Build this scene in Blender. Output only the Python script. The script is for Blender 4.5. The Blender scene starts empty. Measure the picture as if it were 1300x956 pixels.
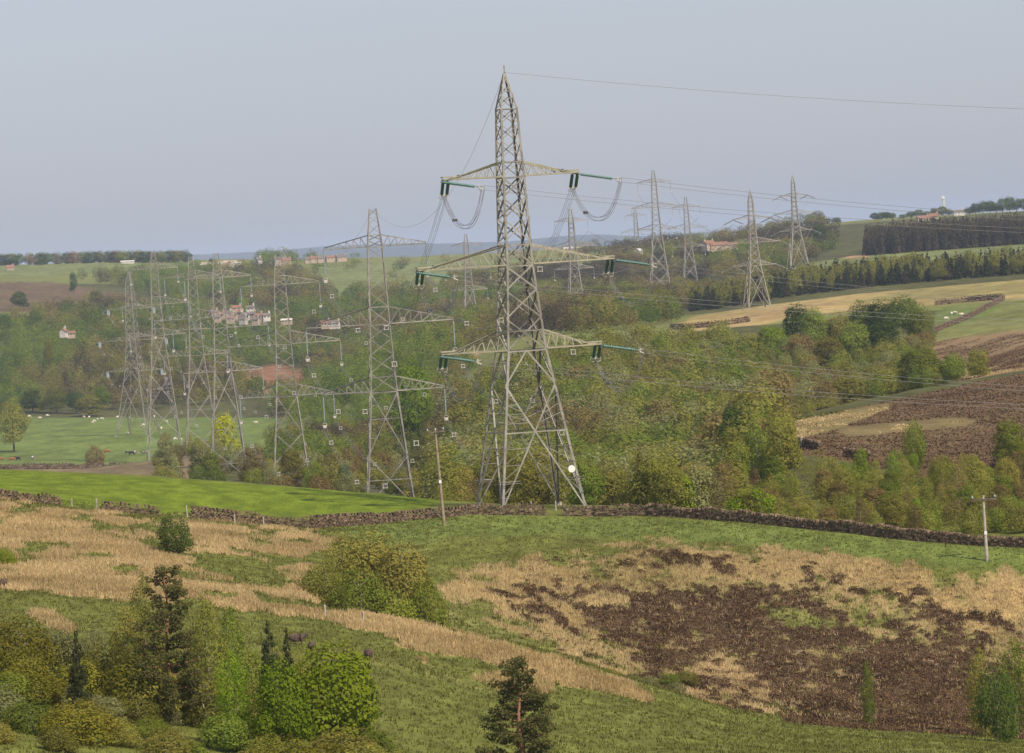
import bpy, math, random
import numpy as np
from mathutils import Vector, Matrix

R = math.radians
SC = bpy.context.scene
COL = SC.collection
rng = np.random.default_rng(7)
random.seed(7)

# ------------------------------------------------------------------ camera
F = 6667.0                    # focal length in photo pixels
ROLL = R(3.5)
CU, SU = math.cos(ROLL), math.sin(ROLL)
PX0, PY0 = 639.3, 302.6       # where the level forward direction meets the photo
cd = bpy.data.cameras.new('camera')
cam = bpy.data.objects.new('camera', cd)
COL.objects.link(cam)
cd.sensor_fit = 'HORIZONTAL'
cd.sensor_width = 36.0
cd.lens = 36.0 * F / 1300.0
cd.shift_x = (650.0 - PX0) / 1300.0
cd.shift_y = -(478.0 - PY0) / 1300.0
cd.clip_start = 1.0
cd.clip_end = 60000.0
cam.matrix_world = Matrix.Rotation(R(90), 4, 'X') @ Matrix.Rotation(-ROLL, 4, 'Z')
SC.camera = cam

# ------------------------------------------------------------------ world, sun, exposure
SUN_AZ = R(38)     # to the right of straight behind the camera
SUN_EL = R(46)
to_sun = Vector((math.sin(SUN_AZ) * math.cos(SUN_EL), -math.cos(SUN_AZ) * math.cos(SUN_EL), math.sin(SUN_EL)))
w = bpy.data.worlds.new("World")
SC.world = w
w.use_nodes = True
nt = w.node_tree
bg = nt.nodes['Background']
sky = nt.nodes.new('ShaderNodeTexSky')
sky.sky_type = 'NISHITA'
sky.sun_disc = False
sky.sun_elevation = SUN_EL
sky.sun_rotation = math.atan2(to_sun.x, to_sun.y)
sky.altitude = 0
sky.air_density = 0.8
sky.dust_density = 1.4
sky.ozone_density = 2.0
wb = nt.nodes.new('ShaderNodeVectorMath')      # camera white balance
wb.operation = 'MULTIPLY'
wb.inputs[1].default_value = (1.02, 0.985, 1.04)
nt.links.new(sky.outputs[0], wb.inputs[0])
veil = nt.nodes.new('ShaderNodeMix')              # thin even high cloud veil over the clear sky
veil.data_type = 'RGBA'
veil.inputs[0].default_value = 0.68
tcw = nt.nodes.new('ShaderNodeTexCoord')
mpw = nt.nodes.new('ShaderNodeMapping')
mpw.inputs['Scale'].default_value = (3, 3, 22)
now = nt.nodes.new('ShaderNodeTexNoise')
now.inputs['Scale'].default_value = 1.6
now.inputs['Detail'].default_value = 3
crw = nt.nodes.new('ShaderNodeMix')
crw.data_type = 'RGBA'
crw.inputs[6].default_value = (3.30, 3.48, 4.00, 1)
crw.inputs[7].default_value = (3.54, 3.70, 4.18, 1)
nt.links.new(tcw.outputs['Generated'], mpw.inputs[0])
nt.links.new(mpw.outputs[0], now.inputs['Vector'])
nt.links.new(now.outputs['Fac'], crw.inputs[0])
nt.links.new(wb.outputs[0], veil.inputs[6])
nt.links.new(crw.outputs[2], veil.inputs[7])
nt.links.new(veil.outputs[2], bg.inputs[0])
bg.inputs[1].default_value = 0.150
sd = bpy.data.lights.new('sun', 'SUN')
sd.energy = 5.0
sd.angle = R(0.53)
sd.color = (1.0, 0.89, 0.73)
sun = bpy.data.objects.new('sun', sd)
COL.objects.link(sun)
sun.rotation_euler = to_sun.to_track_quat('Z', 'Y').to_euler()
SC.view_settings.view_transform = 'Standard'
SC.view_settings.look = 'None'
SC.view_settings.gamma = 1.0
SC.view_settings.exposure = -0.02
SC.render.engine = 'CYCLES'
SC.cycles.max_bounces = 4
SC.cycles.diffuse_bounces = 2
SC.cycles.glossy_bounces = 1
SC.cycles.transmission_bounces = 2
SC.cycles.volume_bounces = 0
SC.cycles.transparent_max_bounces = 4
SC.cycles.use_denoising = True
SC.cycles.denoiser = 'OPENIMAGEDENOISE'
HAZE_DENSITY = 3.6e-5
HAZE_COLOR = (0.58, 0.70, 0.92)


# ------------------------------------------------------------------ photo pixel <-> level coordinates
def uv(px, py):
    dx, dy = px - PX0, py - PY0
    return dx * CU - dy * SU, dx * SU + dy * CU


def pix(px, py, D):
    u, v = uv(px, py)
    return Vector((u / F * D, D, -v / F * D))


def proj(X, D, Z):
    u, v = X / D * F, -Z / D * F
    return PX0 + u * CU + v * SU, PY0 - u * SU + v * CU


# ------------------------------------------------------------------ terrain control rows, near to far
def vis(px, py, D):
    p = pix(px, py, D)
    return (p.x / D * F, D, p.z)


def hid(px, D, z):
    return (px - 650.0, D, z)


ROWS = [
    [hid(0, 30, -5.0)],
    [hid(0, 140, -15.8)],
    [vis(0, 956, 285), vis(650, 956, 330), vis(1300, 956, 400)],
    [vis(0, 867, 330), vis(200, 867, 345), vis(500, 867, 365), vis(790, 885, 405), vis(1000, 935, 410), vis(1300, 950, 415)],
    [vis(-200, 762, 420), vis(0, 748, 430), vis(230, 748, 440), vis(440, 776, 440), vis(650, 818, 432), vis(790, 862, 428), vis(1000, 926, 428), vis(1300, 945, 430)],
    [vis(-200, 735, 455), vis(0, 725, 458), vis(230, 735, 466), vis(380, 752, 470), hid(440, 473, -35.3), hid(650, 470, -38.8), hid(790, 468, -40.6), vis(900, 885, 466), vis(1300, 920, 470)],
    [vis(-200, 700, 495), vis(0, 690, 500), vis(230, 705, 505), vis(440, 735, 508), vis(560, 765, 506), vis(700, 800, 505), vis(900, 830, 505), vis(1300, 850, 505)],
    [vis(-200, 655, 535), vis(0, 658, 540), vis(230, 678, 545), vis(400, 690, 552), vis(600, 700, 556), vis(900, 712, 553), vis(1300, 765, 532)],
    [vis(-200, 618, 570), vis(0, 633, 580), vis(100, 645, 583), vis(200, 655, 585), vis(300, 665, 588), vis(400, 671, 588), vis(480, 664, 592), vis(600, 652, 598), vis(750, 655, 598), vis(900, 659, 590), vis(1000, 669, 581), vis(1150, 685, 566), vis(1300, 695, 556)],
    [vis(-200, 590, 668), vis(0, 597, 660), vis(200, 607, 650), vis(400, 623, 640), vis(500, 632, 632), vis(560, 638, 626), vis(650, 642, 612), vis(750, 643, 607), vis(900, 652, 597), vis(1000, 662, 588), vis(1150, 678, 573), vis(1300, 688, 563)],
    [hid(-200, 800, -42), hid(0, 800, -42), hid(200, 780, -42), hid(450, 740, -40), hid(700, 670, -38), hid(900, 645, -39), hid(1050, 625, -38.5), hid(1200, 610, -38), hid(1400, 600, -38)],
    [hid(0, 960, -46), hid(300, 930, -45), vis(495, 641, 889), hid(700, 850, -46), hid(880, 800, -45), vis(975, 572, 780), vis(1100, 590, 750), vis(1300, 605, 715)],
    [hid(0, 1155, -50), vis(372, 620, 1155), hid(600, 1155, -54), hid(880, 1000, -50), vis(985, 545, 900), vis(1100, 545, 880), vis(1300, 545, 860)],
    [hid(0, 1400, -60), vis(290, 607, 1370), hid(500, 1370, -62), hid(700, 1250, -50), hid(900, 1150, -48), vis(1000, 532, 1010), vis(1100, 508, 1050), vis(1300, 478, 1080)],
    [hid(0, 1700, -68), vis(236, 580, 1640), hid(500, 1650, -62), vis(620, 505, 1500), hid(800, 1400, -46), hid(900, 1300, -47), hid(1000, 1220, -45), hid(1100, 1220, -44), vis(1220, 480, 1260), vis(1300, 440, 1320)],
    [vis(-200, 600, 1870), vis(0, 597, 1880), vis(181, 589, 1930), hid(400, 1930, -72), vis(560, 490, 1950), vis(640, 472, 1700), vis(800, 450, 1650), vis(950, 450, 1600), vis(1100, 450, 1560), vis(1200, 430, 1600), vis(1300, 400, 1700)],
    [vis(0, 560, 2200), vis(163, 553, 2200), vis(350, 540, 2200), vis(480, 480, 2200), vis(560, 443, 2300), vis(700, 425, 2000), vis(860, 419, 1950), vis(1000, 401, 2000), vis(1200, 387, 1960), vis(1300, 370, 2050)],
    [vis(-200, 540, 2600), vis(0, 530, 2600), vis(200, 536, 2500), vis(400, 520, 2450), vis(560, 420, 2900), vis(720, 398, 2700), vis(850, 390, 2700), vis(961, 388, 2300), vis(1100, 368, 2350), vis(1300, 348, 2400)],
    [vis(0, 470, 2950), vis(200, 470, 2950), vis(350, 475, 2900), vis(560, 395, 3400), vis(720, 380, 3300), vis(870, 378, 3200), vis(960, 362, 2700), vis(1100, 345, 2700), vis(1300, 322, 2700)],
    [vis(0, 415, 3400), vis(200, 410, 3400), vis(320, 402, 3500), vis(560, 370, 3900), vis(750, 355, 3700), vis(870, 350, 3600), vis(960, 345, 3200), vis(1100, 330, 3100), vis(1300, 313, 3150)],
    [vis(0, 385, 3900), vis(200, 385, 3900), vis(400, 372, 4000), vis(560, 350, 4400), vis(750, 330, 4200), vis(900, 322, 3900), vis(1040, 322, 3500), vis(1150, 316, 3330), vis(1300, 308, 3300)],
    [vis(0, 355, 4400), vis(200, 352, 4500), vis(400, 345, 4500), vis(560, 335, 5000), vis(700, 325, 5000), vis(900, 312, 4400), vis(1040, 290, 4200), vis(1150, 282, 4100), vis(1300, 278, 4000)],
    [vis(-200, 345, 5000), vis(0, 338, 5000), vis(120, 333, 5000), vis(240, 331, 5000), vis(400, 329, 5000), vis(560, 325, 5600), vis(700, 317, 5600), vis(900, 308, 5000), vis(1040, 284, 4600), vis(1200, 273, 4500), vis(1300, 268, 4400)],
    [hid(0, 6500, -70)],
    [hid(0, 14000, -90)],
    [vis(-200, 352, 24000), vis(300, 327, 24000), vis(410, 318, 24000), vis(460, 313, 24000), vis(530, 311, 24000), vis(570, 315, 24000), vis(640, 311, 24000), vis(700, 305, 24000), vis(760, 300, 24000), vis(820, 303, 24000), vis(870, 297, 24000), vis(930, 295, 24000), vis(1000, 289, 24000), vis(1100, 290, 24000), vis(1300, 275, 24000)],
    [vis(-200, 350, 28000), vis(300, 322, 28000), vis(410, 315, 28000), vis(500, 315, 28000), vis(600, 309, 28000), vis(680, 307, 28000), vis(740, 298, 28000), vis(800, 300, 28000), vis(900, 291, 28000), vis(960, 291, 28000), vis(1100, 281, 28000), vis(1300, 272, 28000)],
    [hid(0, 38000, -300)],
]
UG = np.arange(-4200, 4201, 10.0)
NR = len(ROWS)


def smooth(a, n):
    k = np.hanning(n + 2)[1:-1]
    k /= k.sum()
    p = n // 2
    return np.convolve(np.pad(a, p, 'edge'), k, 'valid')


rowD = np.zeros((NR, len(UG)))
rowZ = np.zeros((NR, len(UG)))
for i, r in enumerate(ROWS):
    a = sorted(r)
    us = [q[0] for q in a]
    rowD[i] = smooth(np.interp(UG, us, [q[1] for q in a]), 7)
    rowZ[i] = smooth(np.interp(UG, us, [q[2] for q in a]), 7)
S0, S1, NS = math.log(30.0), math.log(38000.0), 1900
SG = np.linspace(S0, S1, NS)
DG = np.exp(SG)
ZT = np.zeros((len(UG), NS))


def pchip(x, y, xi):
    h = np.diff(x)
    d = np.diff(y) / h
    m = np.zeros_like(y)
    w1 = 2 * h[1:] + h[:-1]
    w2 = h[1:] + 2 * h[:-1]
    ok = d[:-1] * d[1:] > 0
    m[1:-1][ok] = ((w1 + w2)[ok]) / (w1[ok] / d[:-1][ok] + w2[ok] / d[1:][ok])
    m[0], m[-1] = d[0], d[-1]
    k = np.clip(np.searchsorted(x, xi) - 1, 0, len(x) - 2)
    t = (xi - x[k]) / h[k]
    return ((1 + 2 * t) * (1 - t) ** 2 * y[k] + t * (1 - t) ** 2 * h[k] * m[k]
            + t * t * (3 - 2 * t) * y[k + 1] + t * t * (t - 1) * h[k] * m[k + 1])


for j in range(len(UG)):
    ZT[j] = pchip(rowD[:, j], rowZ[:, j], DG)

# smooth value noise
NT = rng.random((256, 256))


def vnoise(x, y):
    xi = np.floor(x).astype(int)
    yi = np.floor(y).astype(int)
    fx, fy = x - xi, y - yi
    fx = fx * fx * (3 - 2 * fx)
    fy = fy * fy * (3 - 2 * fy)
    a = NT[xi & 255, yi & 255]
    b = NT[(xi + 1) & 255, yi & 255]
    c = NT[xi & 255, (yi + 1) & 255]
    d = NT[(xi + 1) & 255, (yi + 1) & 255]
    return (a * (1 - fx) + b * fx) * (1 - fy) + (c * (1 - fx) + d * fx) * fy


def fbm(x, y, s, o=4):
    t, am, tot = 0.0, 1.0, 0.0
    for k in range(o):
        t = t + am * vnoise(x / s + 17.3 * k, y / s + 9.1 * k)
        tot += am
        am *= 0.55
        s = s / 2.03
    return t / tot


def height(X, D):
    X = np.atleast_1d(np.asarray(X, float))
    D = np.atleast_1d(np.asarray(D, float))
    u = np.clip((X / D * F - UG[0]) / 10.0, 0, len(UG) - 1.001)
    s = np.clip((np.log(D) - S0) / (S1 - S0) * (NS - 1), 0, NS - 1.001)
    ui, si = u.astype(int), s.astype(int)
    fu, fs = u - ui, s - si
    z = (ZT[ui, si] * (1 - fu) + ZT[ui + 1, si] * fu) * (1 - fs) + (ZT[ui, si + 1] * (1 - fu) + ZT[ui + 1, si + 1] * fu) * fs
    amp = np.interp(D, [30, 300, 560, 700, 1500, 3500, 6000, 9000, 17000], [.2, .7, .5, .6, 1.2, 2.0, 4, 30, 75])
    sc = np.interp(D, [30, 600, 3500, 6000, 9000, 17000], [14, 16, 90, 200, 900, 1100])
    z = z + amp * (fbm(X, D, 16.0) - .5) * (D < 1600) + amp * (fbm(X, D, 90.0) - .5) * ((D >= 1600) & (D < 6500)) \
        + amp * (fbm(X + 300, D * .6, 1900.0, 5) - .5) * (D >= 6500)
    return z


def H(x, d):
    return float(height(x, d)[0])


def ground(px, py, d0=250, d1=9000):
    """first terrain point the photo ray through (px,py) meets"""
    u, v = uv(px, py)
    D = np.exp(np.linspace(math.log(d0), math.log(d1), 3000))
    X = u / F * D
    z = height(X, D)
    hit = np.where(z >= -v / F * D)[0]
    k = hit[0] if len(hit) else len(D) - 1
    return Vector((X[k], D[k], z[k]))


# ------------------------------------------------------------------ object helpers
def tag(o, label=None, cat=None, group=None, kind=None):
    if label: o['label'] = label
    if cat: o['category'] = cat
    if group: o['group'] = group
    if kind: o['kind'] = kind
    return o


def empty(name, loc=(0, 0, 0), rz=0.0):
    o = bpy.data.objects.new(name, None)
    COL.objects.link(o)
    o.location = loc
    o.rotation_euler = (0, 0, rz)
    o.empty_display_size = .5
    return o


def mesh_np(name, V, Fq, mat=None, fcol=None, vcol=None, smooth_=False):
    V = np.asarray(V, np.float32)
    Fq = np.asarray(Fq, np.int32)
    n = Fq.shape[1]
    me = bpy.data.meshes.new(name)
    me.vertices.add(len(V))
    me.vertices.foreach_set('co', V.ravel())
    me.loops.add(Fq.size)
    me.loops.foreach_set('vertex_index', Fq.ravel())
    me.polygons.add(len(Fq))
    me.polygons.foreach_set('loop_start', np.arange(0, Fq.size, n, dtype=np.int32))
    me.polygons.foreach_set('use_smooth', np.full(len(Fq), smooth_))
    if fcol is not None:
        a = me.attributes.new('tint', 'FLOAT', 'FACE')
        a.data.foreach_set('value', np.asarray(fcol, np.float32))
    if vcol is not None:
        a = me.attributes.new('albedo', 'FLOAT_COLOR', 'POINT')
        c = np.ones((len(V), 4), np.float32)
        c[:, :3] = vcol
        a.data.foreach_set('color', c.ravel())
    me.update(calc_edges=True)
    if mat: me.materials.append(mat)
    return me


def obj(name, me, parent=None, loc=None):
    o = bpy.data.objects.new(name, me)
    COL.objects.link(o)
    if parent: o.parent = parent
    if loc is not None: o.location = loc
    return o


class Geo:
    """collects quads"""
    def __init__(s):
        s.v, s.f, s.t, s.n = [], [], [], 0

    def add(s, V, Fq, t=0.5):
        V = np.asarray(V, float).reshape(-1, 3)
        Fq = np.asarray(Fq, int)
        s.v.append(V)
        s.f.append(Fq + s.n)
        s.t.append(np.full(len(Fq), t) if np.isscalar(t) else np.asarray(t))
        s.n += len(V)
        return s

    def box(s, c, d, rz=0.0, t=0.5, taper=1.0):
        x, y, z = d[0] / 2, d[1] / 2, d[2] / 2
        V = np.array([[-x, -y, -z], [x, -y, -z], [x, y, -z], [-x, y, -z], [-x * taper, -y * taper, z], [x * taper, -y * taper, z], [x * taper, y * taper, z], [-x * taper, y * taper, z]])
        ca, sa = math.cos(rz), math.sin(rz)
        V = np.stack([V[:, 0] * ca - V[:, 1] * sa, V[:, 0] * sa + V[:, 1] * ca, V[:, 2]], 1) + np.array(c)
        return s.add(V, BOXF, t)

    def tube(s, P, r, n=6, t=0.5):
        P = np.asarray(P, float)
        k = len(P)
        r = np.full(k, r) if np.isscalar(r) else np.asarray(r)
        T = np.gradient(P, axis=0)
        T /= np.linalg.norm(T, axis=1)[:, None] + 1e-9
        up = np.where(np.abs(T[:, 2:3]) > .9, np.array([[1., 0, 0]]), np.array([[0, 0, 1.]]))
        A = np.cross(T, up)
        A /= np.linalg.norm(A, axis=1)[:, None] + 1e-9
        B = np.cross(T, A)
        an = np.arange(n) / n * 2 * math.pi
        V = P[:, None] + r[:, None, None] * (np.cos(an)[None, :, None] * A[:, None] + np.sin(an)[None, :, None] * B[:, None])
        i = np.arange(k - 1)[:, None] * n
        j = np.arange(n)[None]
        j2 = (j + 1) % n
        Q = np.stack([i + j, i + j2, i + n + j2, i + n + j], -1).reshape(-1, 4)
        return s.add(V.reshape(-1, 3), Q, t)

    def lathe(s, p0, p1, prof, n=8, t=0.5):
        """prof: list of (frac, radius) from p0 to p1"""
        p0, p1 = np.array(p0, float), np.array(p1, float)
        P = np.array([p0 + (p1 - p0) * q[0] for q in prof])
        ax = (p1 - p0) / np.linalg.norm(p1 - p0)
        up = np.array([1., 0, 0]) if abs(ax[2]) > .9 else np.array([0, 0, 1.])
        A = np.cross(ax, up); A /= np.linalg.norm(A)
        B = np.cross(ax, A)
        an = np.arange(n) / n * 2 * math.pi
        r = np.array([q[1] for q in prof])
        V = P[:, None] + r[:, None, None] * (np.cos(an)[None, :, None] * A + np.sin(an)[None, :, None] * B)
        i = np.arange(len(prof) - 1)[:, None] * n
        j = np.arange(n)[None]
        j2 = (j + 1) % n
        return s.add(V.reshape(-1, 3), np.stack([i + j, i + j2, i + n + j2, i + n + j], -1).reshape(-1, 4), t)

    def L(s, p0, p1, size, a):
        """angle-iron member from p0 to p1, first leg of the section along a"""
        p0, p1, a = np.array(p0, float), np.array(p1, float), np.array(a, float)
        ax = p1 - p0
        ax /= np.linalg.norm(ax) + 1e-9
        a = a - ax * a.dot(ax)
        a /= np.linalg.norm(a) + 1e-9
        b = np.cross(ax, a)
        t_ = .16 * size
        pr = [(0, 0), (size, 0), (size, t_), (t_, t_), (t_, size), (0, size)]
        V = [p + a * q[0] + b * q[1] for p in (p0, p1) for q in pr]
        i = np.arange(6)
        return s.add(V, np.stack([i, (i + 1) % 6, (i + 1) % 6 + 6, i + 6], 1), random.random())

    def me(s, name, mat, smooth_=False):
        return mesh_np(name, np.concatenate(s.v), np.concatenate(s.f), mat, np.concatenate(s.t), smooth_=smooth_)

    def obj(s, name, mat, parent=None, smooth_=False):
        return obj(name, s.me(name, mat, smooth_), parent)


BOXF = np.array([[0, 3, 2, 1], [4, 5, 6, 7], [0, 1, 5, 4], [1, 2, 6, 5], [2, 3, 7, 6], [3, 0, 4, 7]])


def boxes(C, Dm, rz, tilt, tint):
    """many boxes at once; C,Dm (n,3), rz,tilt (n)"""
    n = len(C)
    U = np.array([[-1, -1, -1], [1, -1, -1], [1, 1, -1], [-1, 1, -1], [-1, -1, 1], [1, -1, 1], [1, 1, 1], [-1, 1, 1]]) * .5
    V = U[None] * Dm[:, None]
    V = V + rng.normal(0, .08, V.shape) * Dm[:, None]
    ct, st = np.cos(tilt)[:, None], np.sin(tilt)[:, None]
    x = V[..., 0] * ct - V[..., 2] * st
    z = V[..., 0] * st + V[..., 2] * ct
    ca, sa = np.cos(rz)[:, None], np.sin(rz)[:, None]
    V = np.stack([x * ca - V[..., 1] * sa, x * sa + V[..., 1] * ca, z], -1) + C[:, None]
    Q = (BOXF[None] + (np.arange(n) * 8)[:, None, None]).reshape(-1, 4)
    return V.reshape(-1, 3), Q, np.repeat(tint, 6)


# ------------------------------------------------------------------ materials
def mat_base(name):
    m = bpy.data.materials.new(name)
    m.use_nodes = True
    n = m.node_tree.nodes
    b = n['Principled BSDF']
    b.inputs['Specular IOR Level'].default_value = .25
    return m, n, m.node_tree.links, b


def mat_noise(name, c1, c2, scale=1.0, rough=.85, tint=.0, spec=.25, metal=0.0, detail=4, bump=0.0):
    m, n, l, b = mat_base(name)
    tc = n.new('ShaderNodeTexCoord')
    no = n.new('ShaderNodeTexNoise')
    no.inputs['Scale'].default_value = scale
    no.inputs['Detail'].default_value = detail
    l.new(tc.outputs['Object'], no.inputs['Vector'])
    rp = n.new('ShaderNodeMapRange')
    rp.inputs[1].default_value, rp.inputs[2].default_value = .3, .7
    l.new(no.outputs['Fac'], rp.inputs[0])
    mx = n.new('ShaderNodeMix')
    mx.data_type = 'RGBA'
    mx.inputs[6].default_value = (*c1, 1)
    mx.inputs[7].default_value = (*c2, 1)
    fac = rp.outputs[0]
    if tint > 0:
        at = n.new('ShaderNodeAttribute')
        at.attribute_name = 'tint'
        mm = n.new('ShaderNodeMix')
        mm.inputs[0].default_value = tint
        l.new(rp.outputs[0], mm.inputs[2])
        l.new(at.outputs['Fac'], mm.inputs[3])
        fac = mm.outputs[0]
    l.new(fac, mx.inputs[0])
    l.new(mx.outputs[2], b.inputs['Base Color'])
    b.inputs['Roughness'].default_value = rough
    b.inputs['Specular IOR Level'].default_value = spec
    b.inputs['Metallic'].default_value = metal
    if bump:
        bp = n.new('ShaderNodeBump')
        bp.inputs['Strength'].default_value = bump
        bp.inputs['Distance'].default_value = .1
        l.new(no.outputs['Fac'], bp.inputs['Height'])
        l.new(bp.outputs[0], b.inputs['Normal'])
    return m


def mat_leaf(name, c1, c2, trans=.42, vary=.35):
    """leaf colour between c1 and c2 by the leaf's own tint, shifted per tree"""
    m, n, l, b = mat_base(name)
    at = n.new('ShaderNodeAttribute')
    at.attribute_name = 'tint'
    oi = n.new('ShaderNodeObjectInfo')
    mx = n.new('ShaderNodeMix')
    mx.data_type = 'RGBA'
    mx.inputs[6].default_value = (*c1, 1)
    mx.inputs[7].default_value = (*c2, 1)
    l.new(at.outputs['Fac'], mx.inputs[0])
    hs = n.new('ShaderNodeHueSaturation')
    mr = n.new('ShaderNodeMapRange')
    mr.inputs[3].default_value, mr.inputs[4].default_value = 1 - vary * .8, 1 + vary
    l.new(oi.outputs['Random'], mr.inputs[0])
    l.new(mr.outputs[0], hs.inputs['Value'])
    mh = n.new('ShaderNodeMath')
    mh.operation = 'MULTIPLY'
    mh.inputs[1].default_value = 7.31
    l.new(oi.outputs['Random'], mh.inputs[0])
    fr = n.new('ShaderNodeMath')
    fr.operation = 'FRACT'
    l.new(mh.outputs[0], fr.inputs[0])
    mr2 = n.new('ShaderNodeMapRange')
    mr2.inputs[3].default_value, mr2.inputs[4].default_value = .5 - .022 * (vary > 0), .5 + .004 * (vary > 0)
    l.new(fr.outputs[0], mr2.inputs[0])
    l.new(mr2.outputs[0], hs.inputs['Hue'])
    l.new(mx.outputs[2], hs.inputs['Color'])
    d = n.new('ShaderNodeBsdfDiffuse')
    t = n.new('ShaderNodeBsdfTranslucent')
    ms = n.new('ShaderNodeMixShader')
    ms.inputs[0].default_value = trans
    l.new(hs.outputs[0], d.inputs[0])
    l.new(hs.outputs[0], t.inputs[0])
    l.new(d.outputs[0], ms.inputs[1])
    l.new(t.outputs[0], ms.inputs[2])
    l.new(ms.outputs[0], n['Material Output'].inputs[0])
    return m


M = {}
M['steel'] = mat_noise('galvanised_steel', (.125, .112, .092), (.38, .355, .305), .6, .55, .4, .4)
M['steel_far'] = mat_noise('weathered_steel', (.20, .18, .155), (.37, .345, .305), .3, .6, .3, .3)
M['rust'] = mat_noise('stained_steel', (.22, .20, .14), (.40, .37, .27), 1.2, .6, .4)
M['glass'] = mat_noise('green_insulator', (.055, .135, .12), (.12, .235, .205), 3, .25, 0, .6)
M['porcelain'] = mat_noise('grey_insulator', (.20, .25, .27), (.32, .37, .39), 3, .35, 0, .5)
M['wire'] = mat_noise('conductor_metal', (.17, .165, .16), (.27, .26, .25), 2, .6)
M['spacer'] = mat_noise('pale_spacer_metal', (.44, .41, .37), (.62, .58, .53), 4, .6)
M['white'] = mat_noise('white_paint', (.7, .69, .66), (.82, .8, .78), 4, .6)
M['stone'] = mat_noise('gritstone', (.055, .038, .029), (.25, .18, .115), 2.2, .95, .65, .1)
M['rock'] = mat_noise('rock', (.10, .07, .05), (.33, .24, .15), 1.2, .95, .3, .1)
M['wood'] = mat_noise('weathered_wood', (.20, .155, .10), (.36, .29, .20), 2, .9)
M['woodgrey'] = mat_noise('grey_wood', (.28, .25, .22), (.48, .44, .38), 2, .9)
M['bark'] = mat_noise('bark', (.07, .055, .04), (.17, .14, .11), 1.5, .95)
M['palebark'] = mat_noise('pale_bark', (.22, .2, .17), (.42, .39, .34), 2, .9)
M['pinebark'] = mat_noise('orange_pine_bark', (.22, .11, .06), (.36, .19, .11), 2, .9)
M['roof_red'] = mat_noise('red_tiles', (.20, .105, .07), (.29, .16, .11), .6, .9)
M['roof_grey'] = mat_noise('stone_slates', (.12, .10, .09), (.22, .19, .17), .6, .9)
M['wallstone'] = mat_noise('house_stone', (.36, .27, .20), (.5, .4, .31), .5, .9)
M['wallwhite'] = mat_noise('white_render', (.5, .47, .42), (.64, .6, .55), .5, .8)
M['glasswin'] = mat_noise('window_glass', (.03, .035, .04), (.06, .07, .08), 1, .2, 0, .6)
M['wool'] = mat_noise('wool', (.55, .48, .38), (.72, .66, .56), 4, .95)
M['darkwool'] = mat_noise('dark_brown_wool', (.055, .035, .028), (.13, .09, .07), 5, .95)
M['cow_brown'] = mat_noise('brown_hide', (.25, .09, .035), (.36, .15, .06), 1, .8)
M['cow_dark'] = mat_noise('dark_hide', (.03, .022, .02), (.08, .055, .05), 1, .8)
M['cow_pied'] = mat_noise('pied_hide', (.05, .03, .028), (.6, .56, .5), 1.1, .8, detail=1)

LEAF = {
    'olive': ((.15, .155, .026), (.33, .32, .07)),
    'brown': ((.16, .125, .042), (.31, .245, .09)),
    'bright': ((.11, .19, .010), (.27, .37, .03)),
    'grey': ((.18, .19, .07), (.33, .34, .14)),
    'dark': ((.045, .085, .014), (.135, .195, .04)),
    'green': ((.105, .155, .018), (.25, .30, .05)),
    'conifer': ((.03, .04, .015), (.08, .095, .035)),
    'pine': ((.055, .062, .02), (.15, .145, .05)),
    'gorse': ((.26, .33, .01), (.58, .64, .02)),
    'gold': ((.12, .125, .016), (.27, .25, .035)),
    'plantation': ((.06, .052, .03), (.13, .105, .06)),
}
for k_, (a_, b_) in LEAF.items():
    M['leaf_' + k_] = mat_leaf('foliage_' + k_, a_, b_)
    M['mass_' + k_] = mat_leaf('woodland_' + k_, a_, b_, .42, 0.0)
M['straw'] = mat_leaf('dry_moor_grass', (.26, .195, .085), (.66, .50, .27), .25, 0)
M['hillheather'] = mat_leaf('hill_heather', (.075, .048, .027), (.205, .135, .078), .1, 0)
M['heather'] = mat_leaf('heather', (.045, .027, .014), (.16, .100, .055), .1, 0)
M['heathgreen'] = mat_leaf('green_tussock', (.08, .09, .018), (.20, .195, .055), .2, 0)


# ------------------------------------------------------------------ ground sheet
def inpoly(x, y, P):
    P = np.asarray(P, float)
    r = np.zeros(np.shape(x), bool)
    j = len(P) - 1
    for i in range(len(P)):
        xi, yi, xj, yj = P[i, 0], P[i, 1], P[j, 0], P[j, 1]
        if yi != yj:
            r ^= ((yi > y) != (yj > y)) & (x < (xj - xi) * (y - yi) / (yj - yi) + xi)
        j = i
    return r


def lin(r, g, b):
    f = lambda c: ((c / 255 + .055) / 1.055) ** 2.4 if c > 10 else c / 255 / 12.92
    return np.array([f(r), f(g), f(b)])


C_ = {
    'grassmid': np.array([.13, .14, .032]), 'field': np.array([.125, .168, .016]), 'field2': np.array([.135, .17, .04]),
    'straw': np.array([.40, .28, .12]), 'straw2': np.array([.34, .255, .105]), 'tan': np.array([.25, .205, .08]),
    'heather': np.array([.10, .065, .038]), 'woodfloor': np.array([.085, .085, .03]),
    'meadow': np.array([.135, .175, .045]), 'rough': np.array([.20, .15, .085]), 'moor': np.array([.135, .088, .050]),
    'reddish': np.array([.235, .155, .085]), 'olivegrass': np.array([.17, .17, .05]), 'pasture': np.array([.17, .18, .055]),
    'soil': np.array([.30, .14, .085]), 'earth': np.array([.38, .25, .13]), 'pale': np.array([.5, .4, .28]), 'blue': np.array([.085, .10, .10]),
    'farfield': np.array([.16, .18, .065]),
}
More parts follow.
